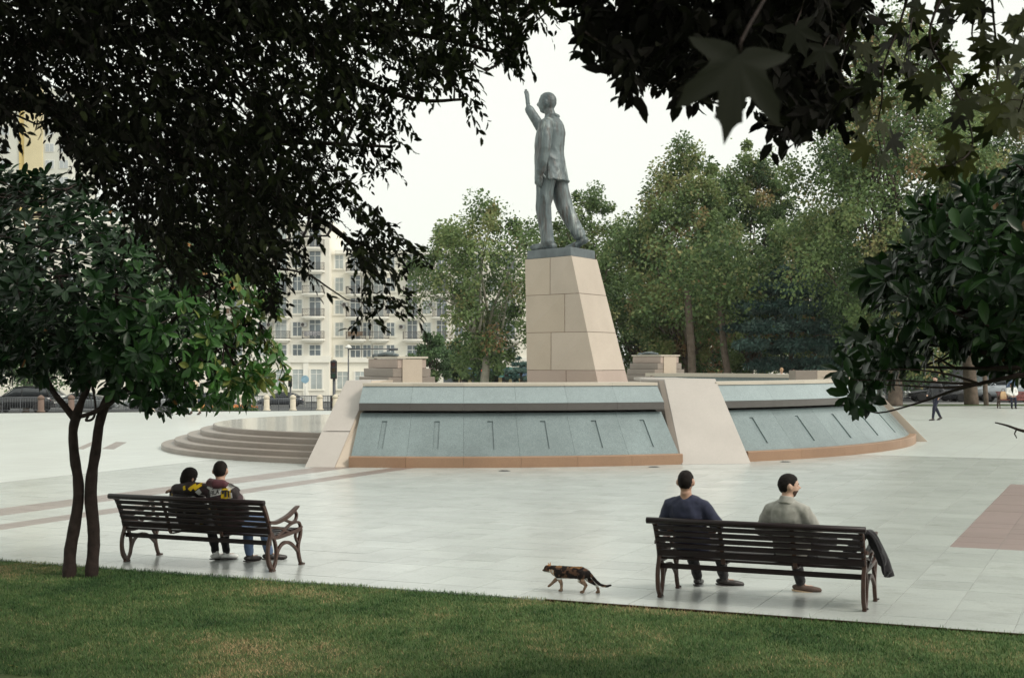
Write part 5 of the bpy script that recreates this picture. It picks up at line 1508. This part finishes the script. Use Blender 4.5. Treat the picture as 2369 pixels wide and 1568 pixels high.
pl_m = leafmat('plane_leaf', [(0, (.007, .007, .004)), (.4, (.016, .021, .006)), (.75, (.050, .058, .014)), (1, (.14, .11, .02))], .55, .14, .2)
PALM = palm_leaf()
plane = thing('plane_tree', 'plane tree with big pointed leaves hanging down in the upper right corner', 'tree', (5.8, 3.6, -.03))
o0 = Vector(plane.location); mb = MB(); Lp, Ld, Lu, Ls, Lt = [], [], [], [], []
def hang(pts, D, nl, r0=.006, sz=.086, tint=.45):
    P = [Vector(p) for p in spline([A(x, y, D + .25 * math.sin(i * 1.7 + x)) for i, (x, y) in enumerate(pts)], 6)]
    mb.tube([p - o0 for p in P], taper(r0, .0022, len(P)), 6)
    for k in range(nl):
        f = (k + .6) / nl; i = min(int(f * (len(P) - 1)), len(P) - 1); p = P[i]
        a = rng.uniform(0, 6.28); off = Vector((math.cos(a), math.sin(a) * .9, rng.uniform(-.5, .2))).normalized()
        st = p + off * rng.uniform(.035, .075)
        mb.tube([p - o0, p.lerp(st, .5) + Vector((0, 0, .01)) - o0, st - o0], [.0022, .0018, .0015], 4)
        d = Vector((off.x * .8, off.y * .6, -.75)) + Vector(rng.normal(0, .25, 3)); n_ = Vector((rng.normal(0, .5), -1 + rng.normal(0, .35), rng.normal(.25, .4)))
        Lp.append(st); Ld.append(d); Lu.append(n_); Ls.append(sz * rng.uniform(.7, 1.2)); Lt.append(np.clip(rng.normal(tint, .2), 0, 1))
hangs = [([(2120, -80), (2080, 60), (2045, 150), (2040, 230), (2030, 300), (2040, 350)], 5.4, 16, .5), ([(2290, -60), (2300, 60), (2310, 150), (2300, 240), (2320, 300)], 5.6, 16, .6), ([(2200, -60), (2150, 80), (2190, 170), (2230, 250), (2250, 330), (2225, 370), (2160, 395)], 5.2, 18, .55),
         ([(2400, -40), (2360, 60), (2330, 160), (2350, 250)], 5.8, 12, .6), ([(2060, -80), (2000, 20), (1960, 110), (1940, 200), (1950, 270)], 5.6, 14, .35), ([(2250, -80), (2230, 20), (2160, 110), (2140, 180), (2150, 230)], 6.2, 14, .4), ([(2330, -80), (2250, 60), (2270, 160), (2240, 230)], 6.4, 13, .4),
         ([(1990, -80), (1960, 40), (1990, 130), (2020, 170)], 6.3, 12, .35), ([(2400, 20), (2390, 140), (2370, 220), (2345, 290)], 5.0, 9, .7), ([(2130, -60), (2110, 40), (2100, 110), (2080, 180)], 6.8, 12, .35)]
for pts, D, nl, tn_ in hangs: hang(pts, D, nl, tint=tn_)
# the close cluster round the very large leaf
close = [(1712, 122, 2.05, (-.16, .0, -1), .122, (.10, -1, .10), .16), (1840, 60, 4.4, (.35, .0, -1), .10, (-.2, -1, .2), .0), (1905, 110, 4.7, (-.1, .1, -1), .10, (.2, -1, .1), .05)]
for (x, y, D, d, s, n_, tn_) in close:
    Lp.append(A(x, y, D)); Ld.append(Vector(d)); Lu.append(Vector(n_)); Ls.append(s); Lt.append(tn_)
    mb.tube(spline([A(x, y, D) - o0, A(x + 20, y - 60, D + .02) - o0, A(1870, -170, 2.6) - o0], 4), [.0022] * 9, 5)
mb.tube(spline([A(1870, -170, 2.6) - o0, A(2100, -420, 3.2) - o0, A(2700, -800, 3.8) - o0, Vector((.1, 0, 4.4))], 5), taper(.012, .06, 16), 7)
for pts, D, nl, tn_ in hangs: mb.tube(spline([A(*pts[0], D) - o0, A(pts[0][0] + 120, -260, D) - o0, A(2700, -700, 5.2) - o0, Vector((.1, .2, 4.8))], 4), taper(.008, .05, 13), 6)
mb.build('branches', M['bark'], plane, True)
sp = spline([(0, 0, -.05), (.03, .05, 1.5), (.06, .1, 3), (.1, .2, 5.2)], 4); MB().tube(sp, taper(.22, .14, len(sp)), 12).build('trunk', M['palebark'], plane, True)
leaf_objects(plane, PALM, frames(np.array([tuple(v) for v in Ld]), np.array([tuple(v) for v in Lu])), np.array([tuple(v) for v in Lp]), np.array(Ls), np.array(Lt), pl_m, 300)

# ---- fallen leaves and scraps on the lawn
fl_m = [simple('fallen_leaf_orange', (.30, .10, .035), .8), simple('fallen_leaf_pale', (.55, .50, .36), .8), simple('fallen_leaf_yellow', (.42, .30, .08), .8), simple('fallen_leaf_white', (.62, .60, .55), .8)]
for (x, y, s, k, lab) in ((1568, 1524, .06, 0, 'curled orange leaf lying in the grass at the bottom centre right'), (1902, 1460, .05, 1, 'pale curled leaf in the grass below the bench of two men'), (838, 1535, .035, 3, 'small white scrap in the dark grass at the bottom centre'), (37, 1540, .07, 2, 'yellowish leaf in the dark grass in the bottom left corner'),
                          (1920, 1475, .045, 3, 'whitish torn leaf in the grass below the bench, beside the pale curled leaf'), (299, 1322, .07, 0, 'brown leaf near the foot of the two stemmed magnolia'), (178, 1508, .03, 3, 'tiny white scrap in the dark grass at the left'), (1620, 1418, .05, 3, 'pale leaf in the grass just below the kerb under the bench')):
    p = G(x, y, -.015); o = bpy.data.objects.new('fallen_leaf', bigmesh('fallen_leaf', PALM[0] if k in (0, 2) else ellipse_leaf(.6, .3, .5)[0], PALM[1] if k in (0, 2) else ellipse_leaf(.6, .3, .5)[1], None, fl_m[k]))
    COL.objects.link(o); o.location = p; o.rotation_euler = (rng.normal(0, .3), rng.normal(0, .3), rng.uniform(0, 6)); o.scale = (s,) * 3
    tag(o, lab, 'leaf', 'fallen leaves on the lawn')
# ------------------------------------------------------------------ apartment block
wall_m = simple('cream_render', (.77, .74, .66), .85, 0, .2, .05, .25, .1, 3)
wall2_m = simple('pale_stone_render', (.79, .76, .67), .85, 0, .2, .05, .25, .1, 3)
trim_m = simple('pale_trim', (.80, .78, .71), .8, 0, .2, .05, 1)
frame_m = simple('white_window_frame', (.70, .70, .66), .6)
glass_m = simple('dim_glass', (.16, .19, .21), .12, 0, .6, .25, .4)
glass2_m = simple('curtained_glass', (.38, .42, .42), .2, 0, .5, .2, .5)
rail_m = simple('dark_railing', (.06, .05, .05), .6)
ac_m = simple('air_conditioner', (.45, .45, .43), .5)
DB = 183.0
def bx(x): return (x - 1184.5) * DB / F
def bz(y): return CAM_H + (HZ - y) * DB / F
block = thing('apartment_block', 'cream block of flats with small balconies seen between the trees at left', 'building', (bx(560), DB, -2.1))
BO = Vector(block.location)
def bbox(name, x0, x1, y0, y1, z0, z1, mat, parent=None, bevel=0):
    mb = MB().box(x0 - BO.x, x1 - BO.x, y0 - BO.y, y1 - BO.y, z0 - BO.z, z1 - BO.z)
    return mb.build(name, mat, parent or block, bevel=bevel)
xL, xC, xR = bx(-150), bx(762), bx(1420)
top1, top2 = bz(522), bz(585)
bbox('wall', xL, xC, DB, DB + 14, -2.2, top1, wall_m)
bbox('wall', xC + .003, xR, DB + 2.2, DB + 14, -2.2, top2, wall2_m)
bbox('cornice', xL - .3, xC + .45, DB - .5, DB + 14, top1 + .002, top1 + .55, trim_m)
bbox('cornice', xC + .46, xR + .3, DB + 1.8, DB + 14, top2 + .002, top2 + .5, trim_m)
bbox('string_course', xL, xC + .2, DB - .22, DB - .002, bz(838), bz(822), trim_m)
bbox('string_course', xC + .21, xR, DB + 1.95, DB + 2.198, bz(838), bz(826), trim_m)
def window(x, yc, w, h, yf, gm, parent=None):
    """frame, sill and panes of one window; w h in metres"""
    cx, cz = bx(x), bz(yc)
    fr = bpy.data.objects.new('window', None); fr.empty_display_size = .1; COL.objects.link(fr); fr.parent = block
    mb = MB(); a, b, y0 = cx - BO.x, cz - BO.z, yf - BO.y
    t = .09
    mb.box(a - w / 2 - .16, a - w / 2, y0 - .07, y0 - .003, b - h / 2 - .1, b + h / 2 + .12); mb.box(a + w / 2, a + w / 2 + .16, y0 - .07, y0 - .003, b - h / 2 - .1, b + h / 2 + .12)
    mb.box(a - w / 2, a + w / 2, y0 - .07, y0 - .003, b + h / 2, b + h / 2 + .12); mb.box(a - w / 2 - .28, a + w / 2 + .28, y0 - .16, y0 - .002, b - h / 2 - .22, b - h / 2 - .101)
    mb.build('surround', trim_m, fr)
    mb = MB(); mb.box(a - w / 2 + .002, a + w / 2 - .002, y0 - .012, y0 - .004, b - h / 2, b + h / 2 - .002); mb.build('pane', gm, fr)
    mb = MB()
    for q in (-w / 2 + .05, 0, w / 2 - .05): mb.box(a + q - .045, a + q + .045, y0 - .045, y0 - .0125, b - h / 2, b + h / 2 - .003)
    mb.box(a - w / 2 + .1, a + w / 2 - .1, y0 - .04, y0 - .0125, b + h / 2 - .62, b + h / 2 - .54)
    mb.build('frame', frame_m, fr)
    return fr
def balcony(x, yc, w, yf, clutter=0):
    cx, zb = bx(x) - BO.x, bz(yc) - BO.z; y0 = yf - BO.y
    bl = bpy.data.objects.new('balcony', None); bl.empty_display_size = .1; COL.objects.link(bl); bl.parent = block
    n = 10; arc = [(cx - w / 2 + w * i / n, y0 - .003 - (.9 + .35 * math.sin(math.pi * i / n))) for i in range(n + 1)]
    poly = [(cx - w / 2, y0 - .003)] + arc + [(cx + w / 2, y0 - .003)]
    MB().prism(poly, zb - .22, zb).build('slab', trim_m, bl)
    sm = [(cx + (p[0] - cx) * .8, y0 - .003 + (p[1] - y0) * .8) for p in poly]; MB().prism(sm, zb - .45, zb - .224).build('slab_moulding', trim_m, bl)
    mb = MB(); P = [Vector((a + (cx - a) * .03, b + .06, zb)) for a, b in [(cx - w / 2, y0 - .1)] + arc + [(cx + w / 2, y0 - .1)]]
    for z in (.12, .98): mb.tube([p + Vector((0, 0, z)) for p in P], .03, 5)
    for i in range(len(P) - 1):
        for k in range(3):
            q = P[i].lerp(P[i + 1], k / 3); mb.box(q.x - .013, q.x + .013, q.y - .013, q.y + .013, q.z + .003, q.z + .97)
    mb.build('railing', rail_m, bl)
    if clutter:
        mb = MB()
        for k in range(4):
            a = cx - w / 2 + .3 + k * (w - .6) / 4; mb.box(a, a + w / 6, y0 - .9, y0 - .86, zb + .35 + .1 * (k % 2), zb + 1.0)
        mb.build('washing', cloth('washing_%d' % clutter, [(.55, .55, .58), (.45, .20, .30), (.30, .20, .12)][clutter - 1]), bl)
def ac_unit(x, yc, yf):
    a, b, y0 = bx(x) - BO.x, bz(yc) - BO.z, yf - BO.y
    u = MB().box(a - .42, a + .42, y0 - .42, y0 - .004, b - .3, b + .3).build('air_conditioner', ac_m, block, bevel=.03)
    MB().lathe([(.0, -.004), (.23, -.004), (.23, .012), (.0, .012)], (0, 0, 0), 12).build('fan_grille', rail_m, u).matrix_local = Matrix.Translation((a - .1, y0 - .425, b)) @ Matrix.Rotation(math.radians(90), 4, 'X')
rowsP = [813, 761, 709, 656, 603, 550]
leftcols = [(20, 0), (95, 1), (170, 0), (245, 1), (330, 0), (405, 1), (480, 0), (548, 1), (606, 0), (650, 1), (688, 0), (729, 1)]
for r, y in enumerate(rowsP):
    for ci, (x, bal) in enumerate(leftcols):
        g_ = glass_m if (r * 5 + ci * 3) % 4 else glass2_m
        if x < 500 and r < 1: continue
        if bal:
            window(x, y + 1, 1.55, 2.5 if r else 1.75, DB, g_)
            if r: balcony(x - 3, y + 23, 2.85, DB, (1 if (r == 1 and ci == 11) else 3 if (r, ci) == (2, 7) else 0))
            if r and (r + ci) % 2 == 0: ac_unit(x - 26, y - 10, DB)
        else: window(x, y, 1.3, 1.75, DB, g_)
rightcols = [(780, 0), (818, 1), (845, 0), (872, 1), (900, 0), (951, 1), (985, 0), (1020, 1), (1060, 0), (1100, 1), (1140, 0), (1180, 1), (1260, 0), (1320, 1)]
for r, y in enumerate(rowsP[:5]):
    for ci, (x, bal) in enumerate(rightcols):
        g_ = glass_m if (r * 3 + ci * 5) % 3 else glass2_m
        if bal:
            window(x, y + 1, 1.4, 2.4 if r else 1.7, DB + 2.2, g_)
            if r: balcony(x + 2, y + 23, 2.6, DB + 2.2, 3 if (r, ci) == (1, 1) else 0)
            if r and (r + ci) % 3 == 0: ac_unit(x - 24, y - 6, DB + 2.2)
        else: window(x, y, 1.15, 1.7, DB + 2.2, g_)
for x in (606, 652, 690, 732): window(x, 877, 1.55, 2.5, DB, glass2_m)
for x in (788, 830): window(x, 880, 1.5, 2.2, DB + 2.2, glass2_m)
for x in (666, 708): bbox('pilaster', bx(x) - .35, bx(x) + .35, DB - .14, DB - .003, -2.1, bz(838) - .004, trim_m)
# shop front with green awnings behind the small street trees
shop = thing('shop_front', 'row of yellowish shop bays with green awnings behind the street trees', 'shop', (bx(1100), DB - 2.5, -2.1))
awn = [simple('green_awning', (.035, .13, .12), .8), simple('blue_awning', (.05, .09, .16), .8)]
ym = simple('yellow_pier', (.55, .45, .25), .8); dk = simple('dark_shopfront', (.05, .05, .05), .3)
for i, x in enumerate(np.linspace(1045, 1205, 8)):
    a = bx(x) - bx(1100)
    MB().box(a - .95, a + .95, 0, .4, .0, 3.0).build('shop_window', dk if i % 2 else glass_m, shop)
    MB().box(a + .96, a + 1.40, -.15, .4, .0, 3.6).build('pier', ym, shop)
    mb = MB().hexa([(a - 1.0, -1.9, 2.45), (a + 1.0, -1.9, 2.45), (a + 1.0, -.003, 3.65), (a - 1.0, -.003, 3.65), (a - 1.0, -1.9, 2.51), (a + 1.0, -1.9, 2.51), (a + 1.0, -.003, 3.72), (a - 1.0, -.003, 3.72)])
    mb.build('awning', awn[0] if i in (0, 3, 5, 6) else awn[1], shop)
# tall pale tower behind on the far left
DT = 300.0
tower = thing('tower_block', 'tall pale tower with a yellow vertical strip at the far left edge', 'building', (A(40, 835, DT).x, DT, -2.1))
tm = simple('pale_tower_render', (.62, .62, .56), .85, 0, .2, .04, .2); ty = simple('yellow_tower_strip', (.66, .50, .20), .85, 0, .2, .05, .3); tw = simple('hazy_window', (.42, .45, .47), .3)  # tower panes paled, distance haze put into their colour
kx = DT / F
MB().box(-190 * kx, 125 * kx, 0, 18, 0, 62).build('wall', tm, tower)
MB().box(5 * kx, 18 * kx, -.25, -.003, 0, 62.2).build('yellow_strip', ty, tower)
MB().box(18.1 * kx, 60 * kx, -.6, -.003, 0, 62.6).build('stone_bay', simple('pale_yellow_bay', (.64, .56, .36), .85, 0, .2, .05, .3), tower)
for i, x in enumerate((-150, -110, -70, -28, 75, 108)):
    for k in range(17):
        z = 3 + k * 3.5
        w = MB().box(x * kx - 1.0, x * kx + 1.0, -.1, -.002, z, z + 1.9).build('window', frame_m, tower)
        MB().box(x * kx - .86, x * kx - .06, -.13, -.102, z + .14, z + 1.76).build('pane', tw, w); MB().box(x * kx + .06, x * kx + .86, -.13, -.102, z + .14, z + 1.76).build('pane', tw, w)
# pale building glimpsed behind the right hand trees
far2 = thing('pale_building', 'pale building glimpsed through the trees at the right', 'building', (A(2150, 835, 210).x, 210, -2.1))
MB().box(-42, 42, 0, 12, 0, 13).build('wall', wall2_m, far2)
for x in np.arange(-40, 41, 4.0):
    for z in (1.0, 4.2, 7.4, 10.2):
        w = MB().box(x - .8, x + .8, -.1, -.003, z, z + 1.8).build('window', frame_m, far2); MB().box(x - .65, x + .65, -.13, -.102, z + .15, z + 1.65).build('pane', glass_m, w)
MB().box(-43, 43, -.4, 12, 13.003, 13.6).build('cornice', trim_m, far2)

# ------------------------------------------------------------------ cars
tyre = simple('tyre', (.015, .015, .016), .8); rim = simple('alloy_rim', (.35, .35, .36), .3, .8); cglass = simple('car_glass', (.03, .035, .04), .06, 0, .7); chrome = simple('chrome', (.5, .5, .5), .15, 1)
headl = simple('headlamp', (.65, .66, .66), .15); taill = simple('tail_lamp', (.30, .015, .012), .25); plate_m = simple('number_plate', (.6, .6, .58), .5)
def superrect(x, hw, z0, z1, n=16, e=.45):
    out = []
    zc, hz = (z0 + z1) / 2, (z1 - z0) / 2
    for k in range(n):
        a = 2 * math.pi * (k + .5) / n; c, s_ = math.cos(a), math.sin(a)
        out.append(Vector((x, hw * math.copysign(abs(c) ** e, c), zc + hz * math.copysign(abs(s_) ** e, s_))))
    return out
PAINT = {}
def car(lab, loc, rz, colour, kind='sedan', group='cars on the road behind the plaza'):
    t = thing('parked_car', lab, 'car', loc, rz, group)
    if colour not in PAINT: PAINT[colour] = simple('car_paint_%d' % len(PAINT), colour, .22, .2, .6, .03, 2, coat=.8)
    pm = PAINT[colour]
    up = .16 if kind == 'suv' else 0; hh = .26 if kind == 'suv' else 0
    body = [(-2.28, .62, .36, .66), (-2.18, .80, .26, .90), (-1.6, .88, .20, .98), (-.6, .90, .18, .96), (.7, .90, .18, .95), (1.35, .89, .20, .90), (1.95, .84, .24, .78), (2.2, .72, .30, .66), (2.28, .55, .38, .56)]
    MB().rings([superrect(x, w, a + up, b + up + (hh * .5 if x < 1 else hh * .4)) for x, w, a, b in body]).build('body', pm, t, True)
    b0 = .93 + up + hh * .45
    cab = [(-1.95, .60, b0, b0 + .02), (-1.25, .70, b0 - .1, 1.34 + up + hh), (-.5, .72, b0 - .1, 1.45 + up + hh), (.25, .71, b0 - .1, 1.41 + up + hh), (1.15, .62, b0 - .06, b0 + .02)] if kind == 'sedan' else [(-2.15, .66, b0, b0 + .05), (-1.9, .74, b0 - .1, 1.36 + up + hh), (-.5, .75, b0 - .1, 1.45 + up + hh), (.25, .73, b0 - .1, 1.40 + up + hh), (1.1, .64, b0 - .06, b0 + .02)]
    MB().rings([superrect(x, w, a, b, 16, .55) for x, w, a, b in cab]).build('windows', cglass, t, True)
    rf = [(c[0] * .98, c[1] * .93, c[3] - .05, c[3] + .022) for c in cab[1:4]]
    MB().rings([superrect(x, w, a, b, 16, .5) for x, w, a, b in rf]).build('roof', pm, t, True)
    mb = MB()
    for sy in (-1, 1):
        for (xa, xb) in ((cab[0][0], cab[1][0]), (-.28, -.28), (cab[4][0], cab[3][0])):
            za, zb_ = (b0, cab[1][3] if xa < -1 else cab[3][3] if xa > 0 else cab[2][3]); mb.bar([(xa, sy * .73, za - .02), ((xa + xb) / 2, sy * .735, (za + zb_) / 2), (xb, sy * .68, zb_ - .02)], .07, .05, (1, 0, 0))
    mb.build('pillars', pm, t)
    for sx in (-1, 1):
        for sy in (-1, 1):
            w = bpy.data.objects.new('wheel', None); w.empty_display_size = .1; COL.objects.link(w); w.parent = t; w.location = (sx * 1.38, sy * .80, .33 + up * .3); w.rotation_euler = (math.radians(-90 * sy), 0, 0)
            MB().lathe([(.16, -.1), (.30, -.1), (.33, -.07), (.33, .07), (.30, .1), (.2, .1)], n=20).build('tyre', tyre, w, True)
            MB().lathe([(.0, .06), (.07, .07), (.19, .05), (.215, .085), (.20, .04)], n=14).build('rim', rim, w)
            h_ = MB().ball((sx * 2.16, sy * .60, .68 + up + hh * .3), (.10, .17, .075), 10, 6).build('headlight' if sx > 0 else 'tail_light', headl if sx > 0 else taill, t, True)
    for sy in (-1, 1): MB().ball((.85, sy * .98, .98 + up + hh * .4), (.09, .11, .07), 10, 6).build('wing_mirror', pm, t, True)
    for sx in (-1, 1):
        MB().rings([superrect(sx * q, w_, .24 + up, .42 + up, 12, .5) for q, w_ in ((2.12, .80), (2.26, .70), (2.33, .5))]).build('bumper', pm if kind == 'sedan' else tyre, t, True)
    MB().box(-2.345, -2.335, -.26, .26, .52 + up, .63 + up).build('number_plate', plate_m, t)
    return t
def road_pt(x, d): 
    X = (x - 1184.5) * d / F; return Vector((X, d, gz(X, d) + .004))
car('dark grey saloon car driving by in front of the flats', road_pt(650, 140), math.radians(182), (.045, .05, .06))
car('black off road car at the far left edge of the plaza', road_pt(50, 98), math.radians(180), (.012, .013, .016), 'suv')
car('silver hatchback behind the two magnolia stems', road_pt(205, 112), math.radians(3), (.40, .42, .44))
car('pale grey saloon car just right of the magnolia stems', road_pt(352, 118), math.radians(180), (.33, .35, .36))
car('white van like car behind the left magnolia stem', road_pt(118, 124), math.radians(0), (.62, .62, .60), 'suv')
car('dark blue car behind the flower bed at the far kerb', road_pt(450, 126), math.radians(181), (.03, .04, .07))
for i, (x, d, c, k, lab) in enumerate(((2170, 100, (.015, .016, .02), 'sedan', 'black car parked behind the walking man'), (2238, 104, (.42, .44, .45), 'sedan', 'silver car parked behind the thick brown trunk'), (2315, 102, (.30, .33, .36), 'suv', 'pale blue grey car parked behind the red bench'), (2400, 106, (.05, .05, .06), 'suv', 'dark car parked at the right edge behind the red bench'))):
    car(lab, road_pt(x, d), math.radians(178 + 3 * i), c, k, 'cars parked under the right hand trees')
# grey kiosk wall behind the parked cars on the right
kp = road_pt(2230, 118)
kiosk = thing('grey_kiosk', 'long low grey kiosk behind the parked cars at the right', 'kiosk', kp)
MB().box(-7, 6, 0, 3, 0, 2.7).build('wall', simple('grey_panel', (.26, .26, .29), .7), kiosk); MB().box(-7.3, 6.3, -.5, 3.2, 2.703, 2.95).build('roof', simple('dark_roof', (.09, .09, .1), .6), kiosk)
MB().box(-2, -1, -.06, -.003, .1, 2.2).build('door', dk, kiosk); MB().box(1, 4, -.06, -.003, 1.0, 2.1).build('window', glass_m, kiosk)

# ------------------------------------------------------------------ bollards, lamps, lights
bol_m = simple('beige_stone_bollard', (.58, .52, .42), .8, 0, .2, .12, 6)
bolm_d = simple('brown_stone_bollard', (.17, .12, .10), .8, 0, .2, .12, 6)
labs = {95: 'dark brown stone bollard beside the black off road car', 165: 'dark brown stone bollard behind the left magnolia stem', 350: 'beige bollard in front of the pale grey saloon car', 558: 'beige bollard right of the flower bed under the magnolia leaves', 571: 'thinner beige bollard close beside another right of the flower bed', 617: 'beige bollard at the nose of the dark grey saloon car', 678: 'beige bollard before the middle of the dark grey saloon car', 740: 'beige bollard at the tail of the dark grey saloon car', 776: 'beige bollard nearest the left pink slab of the fountain'}
first = None
for i, (x, lab) in enumerate(labs.items()):
    d = 74 if x > 300 else 68; X = (x - 1184.5) * d / F; sc = 1.0 if x != 571 else .8
    def bol(mat):
        t = thing('bollard', lab, 'bollard', (X, d, gz(X, d) + .03), 0, 'stone bollards along the far edge')
        MB().lathe([(.20, 0), (.20, .06), (.15, .09), (.145, .62)], n=16).build('shaft', mat, t, True); MB().lathe([(.145, .622), (.17, .64), (.17, .68), (.135, .76), (.05, .82), (.0, .83)], n=16).build('cap', mat, t, True)
        return t
    if x < 300: bol(bolm_d)
    elif first is None: first = bol(bol_m)
    else:
        c = copy_tree(first); c.location = (X, d, gz(X, d) + .03); c.scale = (sc, sc, 1.0); c['label'] = lab
# railing along the carriageway
lamp_m = simple('lamp_post_paint', (.07, .075, .085), .5)
rl = thing('guard_railing', 'low dark guard railing along the kerb behind the bollards', 'railing', (-31, 0, 0), 0)
for i in range(34):
    x0 = i * .95; X = -31 + x0; y = edge_y(X) + 17; z = gz(X, y)
    mb = MB(); z1 = gz(X + .95, edge_y(X + .95) + 17)
    mb.tube([(x0, y, z), (x0, y, z + .95)], .03, 6); mb.tube([(x0, y, z + .92), (x0 + .95, edge_y(X + .95) + 17, z1 + .92)], .02, 6); mb.tube([(x0, y, z + .2), (x0 + .95, edge_y(X + .95) + 17, z1 + .2)], .02, 6)
    for k in range(1, 7): mb.tube([(x0 + k * .136, y + (edge_y(X + .95) - edge_y(X)) * k / 7, z + .2), (x0 + k * .136, y + (edge_y(X + .95) - edge_y(X)) * k / 7, z + .92)], .010, 4)
    mb.build('railing_panel', lamp_m, rl)
def traffic_light(lab, x, d, top, lit='red', r=.09, heads=1):
    X = (x - 1184.5) * d / F; z0 = gz(X, d); h = CAM_H + (HZ - top) * d / F - z0
    t = thing('traffic_light', lab, 'traffic light', (X, d, z0), 0, 'traffic lights at the crossing')
    MB().lathe([(r * 1.6, 0), (r * 1.6, .25), (r, .32), (r, h)], n=12).build('pole', lamp_m, t, True)
    for k in range(heads):
        zc = h - .55 - k * 1.9
        hd = MB().box(-.17, .17, -.32, -.05, zc - .5, zc + .5).build('signal_head', simple('signal_black', (.015, .015, .017), .5), t, bevel=.03)
        for j, nm in enumerate(('red', 'amber', 'green')):
            on = nm == lit and k == 0
            m, nt, b = nodes('signal_' + nm + ('_on' if on else '_off')); c = {'red': (.9, .10, .02), 'amber': (.8, .4, .02), 'green': (.03, .7, .35)}[nm]
            b.inputs['Base Color'].default_value = (*[q * (1 if on else .06) for q in c], 1)
            if on: b.inputs['Emission Color'].default_value = (*c, 1); b.inputs['Emission Strength'].default_value = 1.6
            z = zc + .31 - j * .31
            MB().rings([[Vector((.105 * math.cos(q * .5236), y_, z + .105 * math.sin(q * .5236))) for q in range(12)] for y_ in (-.335, -.322)]).build('lens', m, hd)
            MB().box(-.13, .13, -.46, -.323, z + .115, z + .135).build('visor', lamp_m, hd)
    return t
traffic_light('dark traffic light pole left of the left pink slab', 773, 78, 832, 'none', .085, 2)
traffic_light('traffic light showing red before the ground floor of the flats', 672, 130, 868, 'red')
traffic_light('traffic light with a glowing red lamp before the green awnings', 1117, 105, 850, 'red')
traffic_light('dark traffic light seen from behind next to the pale plane trunk', 1172, 110, 862, 'none')
def lamp_post(lab, x, d, top, arm):
    X = (x - 1184.5) * d / F; z0 = gz(X, d); h = CAM_H + (HZ - top) * d / F - z0
    t = thing('street_lamp', lab, 'street lamp', (X, d, z0), 0, 'street lamps by the road')
    MB().lathe([(.14, 0), (.14, .6), (.07, .7), (.055, h)], n=10).build('post', lamp_m, t, True)
    if arm: 
        MB().tube([(0, 0, h - .05), (arm * .5, 0, h - .03), (arm, 0, h - .05)], .05, 8).build('arm', lamp_m, t, True); MB().rings([superrect(arm + q, w, h - .17, h + .03, 10, .6) for q, w in ((-.35, .05), (-.2, .13), (.25, .15), (.45, .06))]).build('lamp_head', lamp_m, t, True)
    MB().lathe([(.05, h - .02), (.30, h + .02), (.30, h + .12), (.12, h + .3), (.02, h + .34)], n=12).build('lantern', frame_m, t, True)
    return t
lamp_post('street lamp with long dark arm above the left stepped plinth', 806, 125, 806, 3.9)
lp = thing('street_lamp', 'thick dark lamp post foot behind the left magnolia leaves', 'street lamp', (A(393, 900, 72).x, 72, gz(A(393, 900, 72).x, 72)), 0, 'street lamps by the road')
MB().lathe([(.22, 0), (.22, .35), (.16, .42), (.15, 1.0), (.10, 1.1), (.09, 4.5)], n=14).build('post', lamp_m, lp, True)
MB().lathe([(.09, 4.5), (.28, 4.6), (.34, 4.95), (.12, 5.2), (.02, 5.3)], n=12).build('lantern', frame_m, lp, True)
sg = road_pt(706, 128); sgn = thing('road_sign', 'pale blue round road sign on a thin pole beside the ground floor windows', 'road sign', sg)
MB().tube([(0, 0, 0), (0, 0, 2.9)], .04, 8).build('pole', frame_m, sgn, True)
MB().rings([[Vector((.36 * math.cos(q * .3927), y_, 2.55 + .36 * math.sin(q * .3927))) for q in range(16)] for y_ in (-.07, -.045)]).build('disc', simple('sign_blue', (.30, .48, .60), .4), sgn)

# ------------------------------------------------------------------ flower bed
c = G(470, 954); fbed = thing('flower_bed', 'long bed of orange flowers at the far edge of the plaza', 'flower bed', (c.x, 70, gz(c.x, 70)))
n = 5200; x = rng.uniform(-1.9, 1.9, n); y = rng.uniform(-.8, .8, n); ok = (x / 1.9) ** 2 + (y / .8) ** 2 < 1; x, y = x[ok], y[ok]; n = len(x)
z = .04 + .22 * rng.random(n) * (1 - .5 * ((x / 1.9) ** 2)); pos = np.stack([x, y, z], 1)
v, f = stack(*thin_leaf(.5), frames(rng.normal(0, 1, (n, 3)), rng.normal(0, .6, (n, 3)) + np.array([0, 0, 1])), pos, rng.uniform(.07, .14, n))
put('foliage', bigmesh('foliage', v, f, np.repeat(np.clip(rng.normal(.5, .2, n), 0, 1), 4), green_m), None, fbed)
fm_ = leafmat('orange_petals', [(0, (.35, .08, .02)), (.5, (.52, .17, .05)), (1, (.60, .30, .10))], .7)
k = rng.permutation(n)[:1500]
v, f = stack(*thin_leaf(.9), frames(rng.normal(0, 1, (len(k), 3)), np.tile([0, -.5, 1.0], (len(k), 1))), pos[k] * np.array([1, 1, 0]) + np.array([0, 0, 1]) * (z[k] * .3 + .22)[:, None], rng.uniform(.05, .10, len(k)))
tag(put('petals', bigmesh('petals', v, f, np.repeat(rng.random(len(k)), 4), fm_), None, fbed), kind='stuff')

# ------------------------------------------------------------------ light city haze
hz = MB().box(-440, 440, -60, 640, -3.2, 64).build('haze', None)
hm, nt, b = nodes('haze_air'); nt.nodes.remove(b)
pv = nt.nodes.new('ShaderNodeVolumePrincipled'); pv.inputs['Color'].default_value = (.95, .97, .96, 1); pv.inputs['Density'].default_value = .00014
nt.links.new(pv.outputs[0], nt.nodes['Material Output'].inputs['Volume'])
hz.data.materials.clear(); hz.data.materials.append(hm)
tag(hz, kind='stuff')
